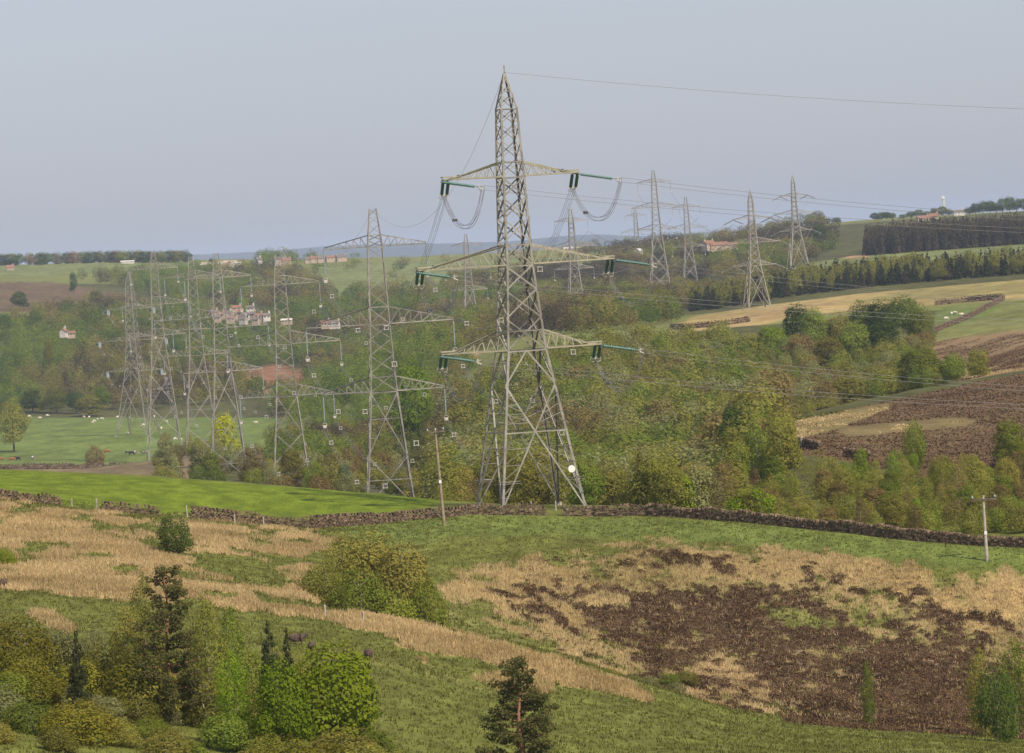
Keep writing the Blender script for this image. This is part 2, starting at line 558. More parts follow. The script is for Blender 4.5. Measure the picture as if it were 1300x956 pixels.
# (colour, d0, d1, photo outline, edge softness px, strength)
ZONES = [
    ('grassmid', 0, 700, [(-900, -900), (2500, -900), (2500, 2500), (-900, 2500)], 0, 1),
    # near left slope
    ('olivegrass', 440, 600, [(-300, 600), (640, 640), (560, 700), (420, 700), (400, 760), (-300, 740)], 10, .6),
    ('straw', 440, 600, [(-300, 620), (60, 640), (240, 655), (420, 668), (420, 720), (380, 745), (250, 740), (-300, 730)], 14, .24),
    ('straw2', 440, 600, [(-300, 620), (60, 640), (240, 655), (420, 668), (420, 720), (380, 745), (250, 740), (-300, 730)], 14, .45),
    ('straw', 380, 560, [(-300, 722), (60, 728), (150, 735), (235, 735), (290, 745), (380, 748), (480, 772), (600, 808), (700, 834), (800, 866), (830, 890), (700, 868), (640, 850), (560, 826), (460, 796), (400, 784), (300, 776), (240, 764), (150, 760), (60, 748), (-300, 744)], 7, .97),
    ('grassmid', 430, 560, [(250, 748), (330, 752), (420, 768), (470, 782), (420, 776), (330, 766), (262, 760)], 4, .8),
    ('straw', 440, 600, [(-300, 640), (60, 650), (130, 676), (190, 692), (240, 712), (170, 715), (110, 700), (40, 680), (-300, 680)], 9, .8),
    ('straw2', 500, 600, [(240, 660), (300, 668), (320, 690), (270, 702), (240, 690)], 8, .75),
    ('straw', 500, 600, [(350, 676), (400, 690), (400, 712), (370, 712), (340, 695)], 8, .6),
    ('grassmid', 430, 600, [(240, 700), (330, 708), (370, 740), (300, 736), (250, 722)], 6, .9),
    ('straw2', 330, 420, [(35, 768), (65, 775), (95, 795), (90, 806), (60, 795), (30, 778)], 5, .9),
    ('olivegrass', 380, 470, [(430, 800), (560, 845), (700, 890), (400, 950), (380, 900), (330, 800)], 12, .5),
    ('straw2', 380, 480, [(480, 800), (600, 840), (720, 875), (640, 880), (540, 845)], 8, .45),
    # bright field
    ('field', 565, 760, [(-400, 560), (0, 596), (200, 606), (400, 620), (570, 633), (560, 640), (500, 650), (420, 656), (300, 656), (240, 650), (180, 655), (130, 645), (60, 640), (0, 628), (-400, 610)], 2, 1),
    ('field2', 480, 640, [(420, 668), (520, 650), (690, 654), (900, 658), (1060, 672), (1200, 690), (1400, 700), (1400, 735), (1200, 718), (1050, 700), (900, 690), (700, 678), (560, 690), (470, 690)], 6, .95),
    # right slope
    ('tan', 450, 600, [(560, 700), (640, 690), (760, 688), (900, 692), (1050, 702), (1200, 722), (1400, 740), (1400, 990), (760, 990), (740, 850), (640, 810), (580, 770)], 16, .85),
    ('grassmid', 450, 600, [(540, 680), (700, 680), (780, 700), (760, 722), (640, 720), (560, 730)], 18, .75),
    ('straw2', 450, 600, [(580, 735), (680, 712), (740, 735), (760, 790), (680, 790), (620, 775)], 16, .85),
    ('straw2', 450, 600, [(820, 694), (1100, 708), (1400, 740), (1400, 800), (1230, 800), (1000, 740), (860, 712)], 16, .75),
    ('straw', 450, 600, [(1060, 725), (1400, 748), (1400, 790), (1230, 790), (1100, 760)], 20, .6),
    ('olivegrass', 430, 560, [(560, 765), (640, 800), (740, 840), (810, 868), (900, 900), (800, 885), (700, 850), (640, 812), (580, 800)], 6, .95),
    ('earth', 440, 520, [(880, 842), (990, 846), (1010, 880), (860, 900)], 12, .7),
    ('heather', 440, 600, [(610, 760), (700, 715), (860, 690), (1050, 712), (1240, 770), (1400, 815), (1400, 980), (880, 980), (800, 868), (700, 815)], 26, .40),
    ('heather', 440, 600, [(730, 785), (840, 745), (930, 738), (1010, 752), (1100, 790), (1200, 812), (1300, 850), (1400, 960), (1000, 960), (960, 850), (900, 830), (850, 860), (780, 820)], 24, .76),
    ('heather', 440, 600, [(635, 762), (690, 760), (740, 795), (700, 800), (650, 785)], 10, .8),
    ('olivegrass', 440, 600, [(940, 740), (1060, 770), (1100, 830), (1060, 840), (980, 790)], 20, .16),
    # valley and beyond
    ('woodfloor', 700, 1900, [(-900, -900), (2500, -900), (2500, 2500), (-900, 2500)], 0, 1),
    ('moor', 690, 1130, [(972, 548), (1090, 518), (1220, 490), (1400, 455), (1400, 650), (1200, 620), (1100, 590), (1000, 575)], 3, .92),
    ('tan', 690, 1130, [(965, 548), (1010, 533), (1130, 512), (1130, 520), (1060, 545), (1010, 560), (970, 552)], 4, .7),
    ('olivegrass', 690, 1130, [(1010, 545), (1100, 540), (1180, 528), (1300, 520), (1400, 520), (1400, 540), (1200, 550), (1120, 575), (1040, 570)], 9, .12),
    ('tan', 690, 1130, [(1060, 545), (1140, 536), (1230, 528), (1240, 536), (1160, 548), (1080, 556)], 12, .55),
    ('straw2', 900, 1130, [(1150, 560), (1200, 548), (1210, 556), (1160, 572)], 4, .7),
    ('straw2', 1130, 1400, [(1180, 475), (1260, 450), (1400, 440), (1400, 470), (1240, 482)], 6, .7),
    ('reddish', 1130, 2000, [(1090, 455), (1170, 430), (1300, 415), (1400, 400), (1400, 455), (1240, 484), (1180, 480)], 8, .85),
    ('moor', 1130, 1700, [(1240, 455), (1400, 425), (1400, 450), (1250, 468)], 5, .8),
    ('pasture', 1500, 2200, [(1130, 445), (1180, 420), (1190, 390), (1290, 378), (1400, 370), (1400, 420), (1290, 420), (1200, 432)], 4, .9),
    ('meadow', 1500, 2100, [(1185, 412), (1190, 392), (1275, 388), (1250, 402), (1200, 418)], 3, .9),
    ('pasture', 1480, 2100, [(560, 520), (600, 470), (640, 445), (760, 425), (860, 412), (870, 425), (790, 450), (640, 500), (600, 520)], 3, .95),
    ('earth', 1600, 2300, [(545, 480), (600, 445), (612, 447), (560, 490)], 3, .7),
    ('straw2', 1900, 2500, [(848, 418), (880, 402), (960, 388), (1100, 372), (1300, 345), (1400, 330), (1400, 372), (1190, 386), (1010, 402), (950, 418), (880, 428)], 3, 1),
    ('straw', 1900, 2500, [(855, 416), (960, 396), (1100, 378), (1300, 352), (1400, 342), (1400, 356), (1190, 378), (1010, 400), (950, 414)], 5, .6),
    ('reddish', 1900, 2450, [(940, 400), (1050, 380), (1060, 388), (960, 408)], 3, .35),
    ('pasture', 1900, 2450, [(1050, 388), (1160, 366), (1400, 345), (1400, 366), (1200, 380)], 4, .55),
    # left meadow
    ('rough', 1200, 1935, [(-300, 560), (260, 560), (260, 610), (-300, 610)], 2, .85),
    ('meadow', 1905, 2620, [(-300, 520), (345, 525), (400, 560), (360, 600), (200, 593), (-300, 592)], 2, 1),
    ('rough', 2000, 2120, [(20, 567), (140, 570), (170, 575), (330, 568), (120, 577), (30, 573)], 2, .5),
    ('woodfloor', 2300, 4300, [(-400, -900), (1000, -900), (1000, 2500), (-400, 2500)], 0, 1),
    ('meadow', 1905, 2660, [(-300, 530), (345, 530), (400, 560), (360, 600), (200, 593), (-300, 592)], 2, 1),
    ('soil', 2400, 3200, [(300, 475), (350, 462), (400, 475), (410, 500), (350, 505), (310, 495)], 6, .8),
    ('moor', 3000, 4400, [(-300, 362), (60, 358), (130, 368), (200, 385), (200, 395), (130, 388), (60, 396), (-300, 400)], 3, .85),
    ('pasture', 3000, 3900, [(-300, 395), (50, 396), (40, 412), (-300, 418)], 2, .9),
    ('farfield', 3000, 5600, [(-300, 350), (60, 350), (240, 342), (250, 328), (0, 334), (-300, 345)], 1, 1),
    ('pasture', 3300, 4400, [(150, 388), (280, 378), (300, 388), (200, 396)], 2, .9),
    ('farfield', 3600, 5800, [(330, 345), (420, 335), (600, 330), (760, 325), (760, 345), (560, 352), (560, 378), (420, 380), (400, 352)], 2, 1),
    ('pasture', 2400, 3400, [(870, 365), (1000, 345), (1000, 365), (900, 385)], 3, .6),
    ('farfield', 2600, 3250, [(1000, 342), (1060, 326), (1130, 316), (1400, 306), (1400, 324), (1150, 334), (1060, 345), (1000, 350)], 2, 1),
    ('earth', 2800, 3300, [(1062, 326), (1075, 320), (1100, 321), (1105, 326), (1080, 328)], 2, .9),
    ('pale', 4200, 5200, [(252, 333), (300, 330), (300, 338), (255, 340)], 1, .9),
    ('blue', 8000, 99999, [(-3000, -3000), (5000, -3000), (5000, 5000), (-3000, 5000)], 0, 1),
]


def ground_color(X, D, Z):
    px, py = proj(X, D, Z)
    n1, n2 = fbm(X, D / 2.2, 5.0, 3), fbm(X + 91, D / 2.2 + 37, 1.7, 3)
    nb = fbm(X, D, np.maximum(8, D * .02), 4)
    farx = fbm(X + 50, D * .4, 22.0, 4)
    nz = lambda q: np.clip((q - .5) * 2.1 + .5, 0, 1)
    c = np.tile(C_['pasture'], (len(X), 1)) * (.75 + .5 * farx[:, None])
    near = D < 800
    jx = np.where(near, (n1 - .5) * 2, (farx - .5) * 2)
    jy = np.where(near, (fbm(X + 55, D / 2.2 + 71, 4.0, 4) - .5) * 2, (fbm(X + 5, D * .5 + 7, 18.0, 4) - .5) * 2)
    hn = nz(fbm(X + 7, D / 2.8 + 3, 1.3, 3)) * .72 + nz(fbm(X + 17, D / 2.6 + 13, 5.0, 2)) * .28
    tn = nz(fbm(X + 27, D / 3.0 + 43, 3.2, 4))
    f2 = nz(fbm(X + 61, D * .33 + 11, 4.5, 3))
    vv = (np.where(near, .78 + .44 * nz(n2), .68 + .28 * nz(farx) + .36 * f2))[:, None]
    offs = [(0, 0)] + [(math.cos(q * .785) * r_, math.sin(q * .785) * r_ * .6) for r_ in (.5, 1.0) for q in range(8)]
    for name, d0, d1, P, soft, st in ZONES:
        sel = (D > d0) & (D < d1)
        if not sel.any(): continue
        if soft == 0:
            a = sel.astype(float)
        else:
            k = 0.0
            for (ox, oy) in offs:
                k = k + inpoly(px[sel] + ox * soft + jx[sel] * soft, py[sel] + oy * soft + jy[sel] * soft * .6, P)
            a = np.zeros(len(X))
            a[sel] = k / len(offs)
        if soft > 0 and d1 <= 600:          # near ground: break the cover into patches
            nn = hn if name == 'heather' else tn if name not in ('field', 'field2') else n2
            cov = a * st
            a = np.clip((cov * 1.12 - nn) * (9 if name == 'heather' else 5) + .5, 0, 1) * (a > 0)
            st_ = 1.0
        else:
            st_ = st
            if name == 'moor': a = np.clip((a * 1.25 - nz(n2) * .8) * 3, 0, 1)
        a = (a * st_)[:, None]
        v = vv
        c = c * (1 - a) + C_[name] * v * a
    return c


ua = np.concatenate([np.linspace(-4200, -900, 34)[:-1], np.arange(-900, -740, 14), np.arange(-740, 740, 3.0), np.arange(740, 900, 14), np.linspace(900, 4200, 34)])
da = np.concatenate([np.exp(np.linspace(math.log(30), math.log(262), 26))[:-1], np.exp(np.linspace(math.log(262), math.log(690), 400))[:-1],
                     np.exp(np.linspace(math.log(690), math.log(5700), 420))[:-1], np.exp(np.linspace(math.log(5700), math.log(37900), 150))])
UU, DD = np.meshgrid(ua, da)
XX = (UU / F * DD).ravel()
DDr = DD.ravel()
ZZ = height(XX, DDr)
gc = ground_color(XX, DDr, ZZ)
nu, nd = len(ua), len(da)
ii, jj = np.meshgrid(np.arange(nd - 1), np.arange(nu - 1), indexing='ij')
b0 = (ii * nu + jj).ravel()
GF = np.stack([b0, b0 + 1, b0 + nu + 1, b0 + nu], 1)
m, n, l, b = mat_base('ground')
at = n.new('ShaderNodeAttribute'); at.attribute_name = 'albedo'
geo = n.new('ShaderNodeNewGeometry')
mp = n.new('ShaderNodeMapping'); mp.inputs['Scale'].default_value = (1, .45, 1)
l.new(geo.outputs['Position'], mp.inputs[0])
na = n.new('ShaderNodeTexNoise'); na.inputs['Scale'].default_value = 3.2; na.inputs['Detail'].default_value = 5; na.inputs['Roughness'].default_value = .65
nb_ = n.new('ShaderNodeTexNoise'); nb_.inputs['Scale'].default_value = .45; nb_.inputs['Detail'].default_value = 4
l.new(mp.outputs[0], na.inputs['Vector']); l.new(mp.outputs[0], nb_.inputs['Vector'])
r1 = n.new('ShaderNodeMapRange'); r1.inputs[1].default_value, r1.inputs[2].default_value, r1.inputs[3].default_value, r1.inputs[4].default_value = .25, .75, .62, 1.38
r2 = n.new('ShaderNodeMapRange'); r2.inputs[1].default_value, r2.inputs[2].default_value, r2.inputs[3].default_value, r2.inputs[4].default_value = .25, .75, .84, 1.16
l.new(na.outputs['Fac'], r1.inputs[0]); l.new(nb_.outputs['Fac'], r2.inputs[0])
mu = n.new('ShaderNodeMath'); mu.operation = 'MULTIPLY'
l.new(r1.outputs[0], mu.inputs[0]); l.new(r2.outputs[0], mu.inputs[1])
vm = n.new('ShaderNodeVectorMath'); vm.operation = 'SCALE'
l.new(at.outputs['Color'], vm.inputs[0]); l.new(mu.outputs[0], vm.inputs['Scale'])
l.new(vm.outputs[0], b.inputs['Base Color'])
bp = n.new('ShaderNodeBump'); bp.inputs['Strength'].default_value = .6; bp.inputs['Distance'].default_value = .25
l.new(na.outputs['Fac'], bp.inputs['Height']); l.new(bp.outputs[0], b.inputs['Normal'])
b.inputs['Roughness'].default_value = .95; b.inputs['Specular IOR Level'].default_value = .05
M['ground'] = m
g_ob = obj('ground', mesh_np('ground', np.stack([XX, DDr, ZZ], 1), GF, m, vcol=gc, smooth_=True))
tag(g_ob, 'rolling moorland and pasture ground with heather, straw grass and green fields', 'ground', kind='structure')

# ------------------------------------------------------------------ haze
hm = bpy.data.materials.new('haze')
hm.use_nodes = True
hn_ = hm.node_tree.nodes
hn_.remove(hn_['Principled BSDF'])
pv = hn_.new('ShaderNodeVolumePrincipled')
pv.inputs['Density'].default_value = HAZE_DENSITY
pv.inputs['Color'].default_value = (*HAZE_COLOR, 1)
pv.inputs['Anisotropy'].default_value = -0.25
hm.node_tree.links.new(pv.outputs[0], hn_['Material Output'].inputs['Volume'])
zmin = float(ZZ.min()) - 1.0
ztop = max(60.0, float(ZZ.max()) + 5)
Hz = Geo().box((0, 19400, (zmin + ztop) / 2), (52000, 39400, ztop - zmin))
hz = Hz.obj('haze', hm)
tag(hz, 'pale blue summer haze filling the valley air', 'haze', kind='stuff')

# ------------------------------------------------------------------ lattice towers
SUSP = dict(levels=[(0, 1.3), (6.5, 2.7), (19.6, 3.5), (31.0, 4.6)], arms=[(6.5, 8.67, 2.1), (19.6, 12.5, 3.0), (31.0, 10.3, 2.6)], flare=.185, tip=False)
TENS = dict(levels=[(0, .25), (4.1, 2.1), (12.0, 2.7), (22.2, 3.3), (32.0, 4.8)], arms=[(12.0, 8.2, 1.8), (22.2, 11.9, 2.4), (32.0, 9.7, 2.3)], flare=.30, tip=True)


def make_tower(name, pxt, pyt, D, rot, spec, label, group, mat, sc=1.0, fine=True, legw=.26, pxb=None, baseZ=None):
    """tower whose tip stands at photo (pxt,pyt) at distance D; legs run down into the ground"""
    tip = pix(pxt, pyt, D)
    X = tip.x
    zb = H(X, D) if baseZ is None else baseZ
    HT = tip.z - zb
    root = empty(name, (X, D, zb), rot)
    tag(root, label, 'pylon', group)
    lev = [(HT - d * sc, w_ * sc) for d, w_ in spec['levels']]
    zl, wl = lev[-1]
    wb = wl + spec['flare'] * max(zl, 5)

    def W(z):
        if z <= zl:
            return wb + (wl - wb) * z / zl
        for (za, wa), (zc, wc) in zip(lev[:-1], lev[1:]):
            if z >= zc:
                return wc + (wa - wc) * (z - zc) / (za - zc)
        return wl

    ca, sa = math.cos(rot), math.sin(rot)
    corners = [(-1, -1), (1, -1), (1, 1), (-1, 1)]

    def P(c, z, w_=None):
        h = (W(z) if w_ is None else w_) / 2
        return np.array([c[0] * h, c[1] * h, z])

    # legs: each from its footing up to the lowest crossarm, then the body above
    leg_top = zl
    for c in corners:
        gl = Geo()
        gx, gy = c[0] * wb / 2, c[1] * wb / 2
        wx, wy = X + gx * ca - gy * sa, D + gx * sa + gy * ca
        zf = max(H(wx, wy) - zb, -1.6)
        k = W(zf) / 2 if zf < leg_top else wb / 2
        bot = np.array([c[0] * k, c[1] * k, zf - .3])
        gl.L(bot, P(c, leg_top), legw, (-c[0], 0, 0)) if c[0] * c[1] > 0 else gl.L(bot, P(c, leg_top), legw, (0, -c[1], 0))
        gl.box((bot[0], bot[1], zf + .05), (legw * 2.6, legw * 2.6, .7), 0, .9, .7)
        gl.obj('leg', mat, root)
    body = Geo()
    peakg = Geo()
    z_pk = lev[1][0] if spec['tip'] else lev[1][0] + spec['arms'][0][2] * sc
    for c in corners:
        a = (-c[0], 0, 0) if c[0] * c[1] > 0 else (0, -c[1], 0)
        zs = [z for z, _ in lev[1:]]
        if not spec['tip']: zs = [z_pk] + zs
        for za, zc in zip(zs[:-1], zs[1:]):
            body.L(P(c, zc), P(c, za), legw * .9, a)
        peakg.L(P(c, z_pk), P(c, HT), legw * .7, a)
    # panels
    def face(g, i, z0, z1, br, kind='X'):
        c0, c1 = corners[i], corners[(i + 1) % 4]
        nrm = np.array([c0[0] + c1[0], c0[1] + c1[1], 0]) / 2
        A0, B0, A1, B1 = P(c0, z0), P(c1, z0), P(c0, z1), P(c1, z1)
        g.L(A0, B1, br, -nrm)
        if kind == 'X': g.L(B0, A1, br, -nrm)
        elif kind == 'H':
            g.L(B0, A1, br, -nrm); g.L(A1, B1, br, -nrm)
    brw = legw * .46

    def panels(g, z0, z1, k, kind='X', bw=brw):
        z = z1
        hs = []
        while z > z0 + .01:
            h = max(W(z) * k, 1.0)
            hs.append(h)
            z -= h
        s = (z1 - z0) / sum(hs)
        z = z1
        for h in hs:
            for i in range(4): face(g, i, z - h * s, z, bw, kind)
            z -= h * s
    if spec['tip']:
        panels(peakg, lev[1][0], HT - .5, 1.15, 'X', brw * .65)
        for i in range(4): peakg.L(P(corners[i], lev[1][0]), P(corners[(i + 1) % 4], lev[1][0]), brw, (0, 0, -1))
        peakg.L((0, 0, HT - .4), (0, 0, HT + .9), brw, (1, 0, 0))
        panels(body, lev[2][0], lev[1][0], 1.0, 'X', brw * .75)
        for k_ in (2, 3): panels(body, lev[k_ + 1][0], lev[k_][0], .95, 'X', brw * 1.35)
        zk = zl - 4.0 * sc
    else:
        panels(peakg, z_pk, HT, .95, 'Z' if not fine else 'X', brw * .7)
        panels(body, lev[1][0], z_pk, .8, 'X')
        for k_ in (1, 2): panels(body, lev[k_ + 1][0], lev[k_][0], .95, 'X')
        zk = zl - 6.5 * sc
    for d, half, dep in spec['arms']:
        za = HT - d * sc
        for zz_ in (za, za + dep * sc):
            for i in range(4): body.L(P(corners[i], zz_), P(corners[(i + 1) % 4], zz_), brw * 1.2, (0, 0, -1))
    zk = max(zk, 6)
    # from the lowest crossarm down: one K panel, then big X panels
    zc_ = zl
    lower = Geo()
    if spec['tip']:
        splits = [zl, zk, -.2]
    else:
        n_ = max(2, int(round((zl) / (W(zl / 2) * 1.25))))
        splits = list(np.interp(np.linspace(0, 1, n_ + 1) ** .85, [0, 1], [zl, -.2]))
    for z1, z0 in zip(splits[:-1], splits[1:]):
        for i in range(4):
            c0, c1 = corners[i], corners[(i + 1) % 4]
            nrm = np.array([c0[0] + c1[0], c0[1] + c1[1], 0]) / 2
            A0, B0, A1, B1 = P(c0, z0), P(c1, z0), P(c0, z1), P(c1, z1)
            if spec['tip'] and z1 == zl:
                mid = (A1 + B1) / 2
                lower.L(A0, mid, brw * 1.5, -nrm); lower.L(B0, mid, brw * 1.5, -nrm)
                continue
            t_ = W(z1) / (W(z1) + W(z0))
            zx = z1 - (z1 - z0) * t_
            Cx = A1 + (B0 - A1) * t_
            big = brw * (1.45 if (z1 - z0) > 9 else 1.0)
            lower.L(A0, B1, big, -nrm); lower.L(B0, A1, big, -nrm)
            if z1 - z0 > 7:
                Ax, Bx = P(c0, zx), P(c1, zx)
                lower.L(Ax, Bx, brw, (0, 0, -1))
                if fine:
                    for (e0, e1, f1) in ((A0, Cx, A0), (B0, Cx, B0), (A1, Cx, A1), (B1, Cx, B1)):
                        cc = c0 if e0 is A0 or e0 is A1 else c1
                        kk = 5 if z1 - z0 > 11 else 2
                        for q in range(1, kk):
                            m_ = e0 + (e1 - e0) * q / kk
                            zq = m_[2]
                            lower.L(P(cc, zq), m_, brw * .6, (0, 0, -1))
                            zq2 = e0[2] + (e1[2] - e0[2]) * (q - 1) / kk
                            lower.L(P(cc, zq2), m_, brw * .5, -nrm)
    if splits[-1] < 0 and not spec['tip']:
        pass
    lower.obj('leg_bracing', mat, root)
    body.obj('body_lattice', mat, root)
    peakg.obj('peak', mat, root)
    # climbing guard
    zg = 3.2
    for i in range(4 if fine else 0):
        gg = Geo()
        c0, c1, c2 = corners[i], corners[(i + 1) % 4], corners[(i + 3) % 4]
        for off in (0, .25):
            a_ = P(c0, zg + off, W(zg) + .9)
            for cn in (c1, c2):
                b_ = P(cn, zg + off, W(zg) + .9)
                gg.L(a_, a_ + (b_ - a_) * .24, brw * .35, (0, 0, 1))
        gg.obj('climbing_guard', mat, root)
    # crossarms
    tips = {}
    for ai, (d, half, dep) in enumerate(spec['arms']):
        za, half, dep = HT - d * sc, half * sc, dep * sc
        for s in (-1, 1):
            g = Geo()
            w0, w1_ = W(za) / 2, W(za + dep) / 2
            tw = .55 if not spec['tip'] else .85
            b1, b2 = np.array([s * w0, -w0, za]), np.array([s * w0, w0, za])
            t1, t2 = np.array([s * w1_, -w1_, za + dep]), np.array([s * w1_, w1_, za + dep])
            e1, e2 = np.array([s * half, -tw / 2, za + .02]), np.array([s * half, tw / 2, za + .02])
            n1, n2 = e1 + [-s * (1.9 if spec['tip'] else .1), 0, .42], e2 + [-s * (1.9 if spec['tip'] else .1), 0, .42]
            mw = legw * .62
            g.L(b1, e1, mw, (0, 0, 1)); g.L(b2, e2, mw, (0, 0, 1))
            g.L(t1, n1, mw, (0, 0, -1)); g.L(t2, n2, mw, (0, 0, -1))
            g.L(n1, e1, mw, (0, 0, -1)); g.L(n2, e2, mw, (0, 0, -1)); g.L(e1, e2, mw, (0, 0, 1)); g.L(n1, n2, mw, (0, 0, 1))
            if spec['tip']:
                g.box((s * (half - .9), 0, za + .38), (2.0, tw, .16), 0, .8)
            kk = 6 if fine else 4
            pv_ = None
            for q in range(kk):
                f0, f1 = q / kk, (q + 1) / kk
                for (bb, ee, tt, nn) in ((b1, e1, t1, n1), (b2, e2, t2, n2)):
                    p0 = bb + (ee - bb) * f0
                    p1 = tt + (nn - tt) * f1
                    p2 = bb + (ee - bb) * f1
                    g.L(p0, p1, brw * .7, (0, 1, 0))
                    g.L(p1, p2, brw * .6, (0, 1, 0))
                g.L(b1 + (e1 - b1) * f0, b2 + (e2 - b2) * f1, brw * .7, (0, 0, 1))
                g.L(b2 + (e2 - b2) * f0, b1 + (e1 - b1) * f1, brw * .6, (0, 0, 1))
            g.obj('crossarm', mat if fine is not True or not spec['tip'] else M['rust'], root)
            tips[(ai, s)] = np.array([X + s * half * ca, D + s * half * sa, zb + za])
            tips[(ai, s, 'l')] = np.array([s * half, 0, za])
    tips['peak'] = np.array([X, D, zb + HT + (.1 if spec['tip'] else 0)])
    tips['root'] = root
    tips['X'], tips['D'], tips['zb'], tips['rot'], tips['HT'] = X, D, zb, rot, HT
    tips['W'] = W
    return tips


def insulator_prof(L_, r0, r1, n=16):
    pr = [(0, .04), (.06, .04)]
    for k in range(n):
        f = .07 + .86 * k / n
        pr += [(f, r0), (f + .3 / n * .86, r1), (f + .6 / n * .86, r0)]
    return pr + [(.94, .04), (1, .04)]


def to_local(t, p):
    dx, dy = p[0] - t['X'], p[1] - t['D']
    ca, sa = math.cos(-t['rot']), math.sin(-t['rot'])
    return np.array([dx * ca - dy * sa, dx * sa + dy * ca, p[2] - t['zb']])


def suspension_strings(t, ln=5.6, dist=900):
    """vertical strings under every crossarm tip; returns where the conductors hang"""
    att = {}
    for ai in range(3):
        for s in (-1, 1):
            q = t[(ai, s, 'l')]
            g = Geo()
            g.lathe(q, q - [0, 0, ln - .9], insulator_prof(ln, .09, .15, 18), 7)
            st = g.obj('insulator_string', M['porcelain'], t['root'], True)
            y = Geo()
            an = np.linspace(0, 2 * math.pi, 13)
            c = q - [0, 0, ln - .55]
            y.tube([[c[0] + .36 * math.cos(a_), c[1], c[2] + .36 * math.sin(a_)] for a_ in an], .04, 5)
            y.box(c - [0, 0, .25], (.6, .25, .5))
            y.obj('arcing_ring', M['spacer'], st)
            att[(ai, s)] = t[(ai, s)] - [0, 0, ln]
    return att


def catenary(a, b, sag, n=30):
    t = np.linspace(0, 1, n)[:, None]
    P = a * (1 - t) + b * t
    P[:, 2] -= (4 * sag * t * (1 - t))[:, 0]
    return P


def bundle(a, b, sag, label, group, step=38.0, rad=.02, quad=True, ph=0.5, spacers=True, n=30, t0=0, smat=None, sr=.062):
    P = catenary(np.array(a), np.array(b), sag, n)
    T = P[-1] - P[0]
    side = np.cross(T, [0, 0, 1.])
    side /= np.linalg.norm(side)
    g = Geo()
    offs = [(x, z) for x in (-.25, .25) for z in (-.25, .25)] if quad else [(-.24, 0), (.24, 0)]
    for ox, oz in offs:
        g.tube(P + side * ox + np.array([0, 0, oz]), rad, 4)
    o = g.obj('conductor_bundle', M['wire'])
    tag(o, label, 'power cable', group)
    if spacers:
        L_ = np.linalg.norm(T)
        k = max(1, int(L_ / step))
        for i in range(k):
            f = (i + ph) / k
            if f < t0: continue
            x = f * (n - 1)
            j = min(int(x), n - 2)
            c = P[j] + (P[j + 1] - P[j]) * (x - j)
            s = Geo()
            h_ = .27
            pts = [c + side * sx * h_ + np.array([0, 0, sz * h_]) for sx, sz in ((-1, -1), (1, -1), (1, 1), (-1, 1), (-1, -1))]
            for p, q in zip(pts[:-1], pts[1:]):
                s.tube([p, q], sr, 4)
            if quad:
                for p in pts[:-1]:
                    s.lathe(p - T / L_ * .14, p + T / L_ * .14, [(0, .02), (.05, sr * 1.7), (.95, sr * 1.7), (1, .02)], 6)
            s.obj('spacer', smat or M['spacer'], o)
    return o


def earthwire(a, b, sag, label, group='thin earth wires between the pylon peaks', rad=.017, n=30):
    g = Geo()
    g.tube(catenary(np.array(a), np.array(b), sag, n), rad, 4)
    return tag(g.obj('earth_wire', M['wire']), label, 'power cable', group)


GL = 'pylons of the near line running down into the valley'
T_main = make_tower('pylon', 640, 93, 606, R(17.7), TENS, 'tallest nearest lattice pylon with green insulators standing behind the stone wall', GL, M['steel'], legw=.27)
T_2 = make_tower('pylon', 473, 265, 889, R(4), SUSP, 'second lattice pylon from the front, left of the tallest pylon beyond the green field', GL, M['steel'], legw=.235)
T_3 = make_tower('pylon', 353, 324, 1155, R(4), SUSP, 'third lattice pylon from the front, to the right of the yellow tree', GL, M['steel'], legw=.225)
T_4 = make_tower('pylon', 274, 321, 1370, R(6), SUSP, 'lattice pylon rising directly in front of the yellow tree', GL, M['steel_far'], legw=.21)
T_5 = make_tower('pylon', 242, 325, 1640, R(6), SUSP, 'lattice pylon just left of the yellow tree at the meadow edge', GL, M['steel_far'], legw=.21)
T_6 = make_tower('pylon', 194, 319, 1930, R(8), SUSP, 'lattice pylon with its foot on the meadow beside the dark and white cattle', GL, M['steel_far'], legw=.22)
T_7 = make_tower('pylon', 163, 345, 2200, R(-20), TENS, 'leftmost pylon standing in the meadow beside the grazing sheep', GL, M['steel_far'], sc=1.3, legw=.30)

# danger plate on the nearest pylon
dp = Geo().lathe((0, -.04, 0), (0, .04, 0), [(0, .02), (.02, .42), (.98, .42), (1, .02)], 14)
dpo = dp.obj('warning_disc', M['white'], T_main['root'])
dpo.location = (T_main['W'](4.4) / 2 - .75, -T_main['W'](4.4) / 2 - .12, 4.4)

A2 = suspension_strings(T_2)
A3 = suspension_strings(T_3)
A4 = suspension_strings(T_4)
A5 = suspension_strings(T_5)
A6 = suspension_strings(T_6)


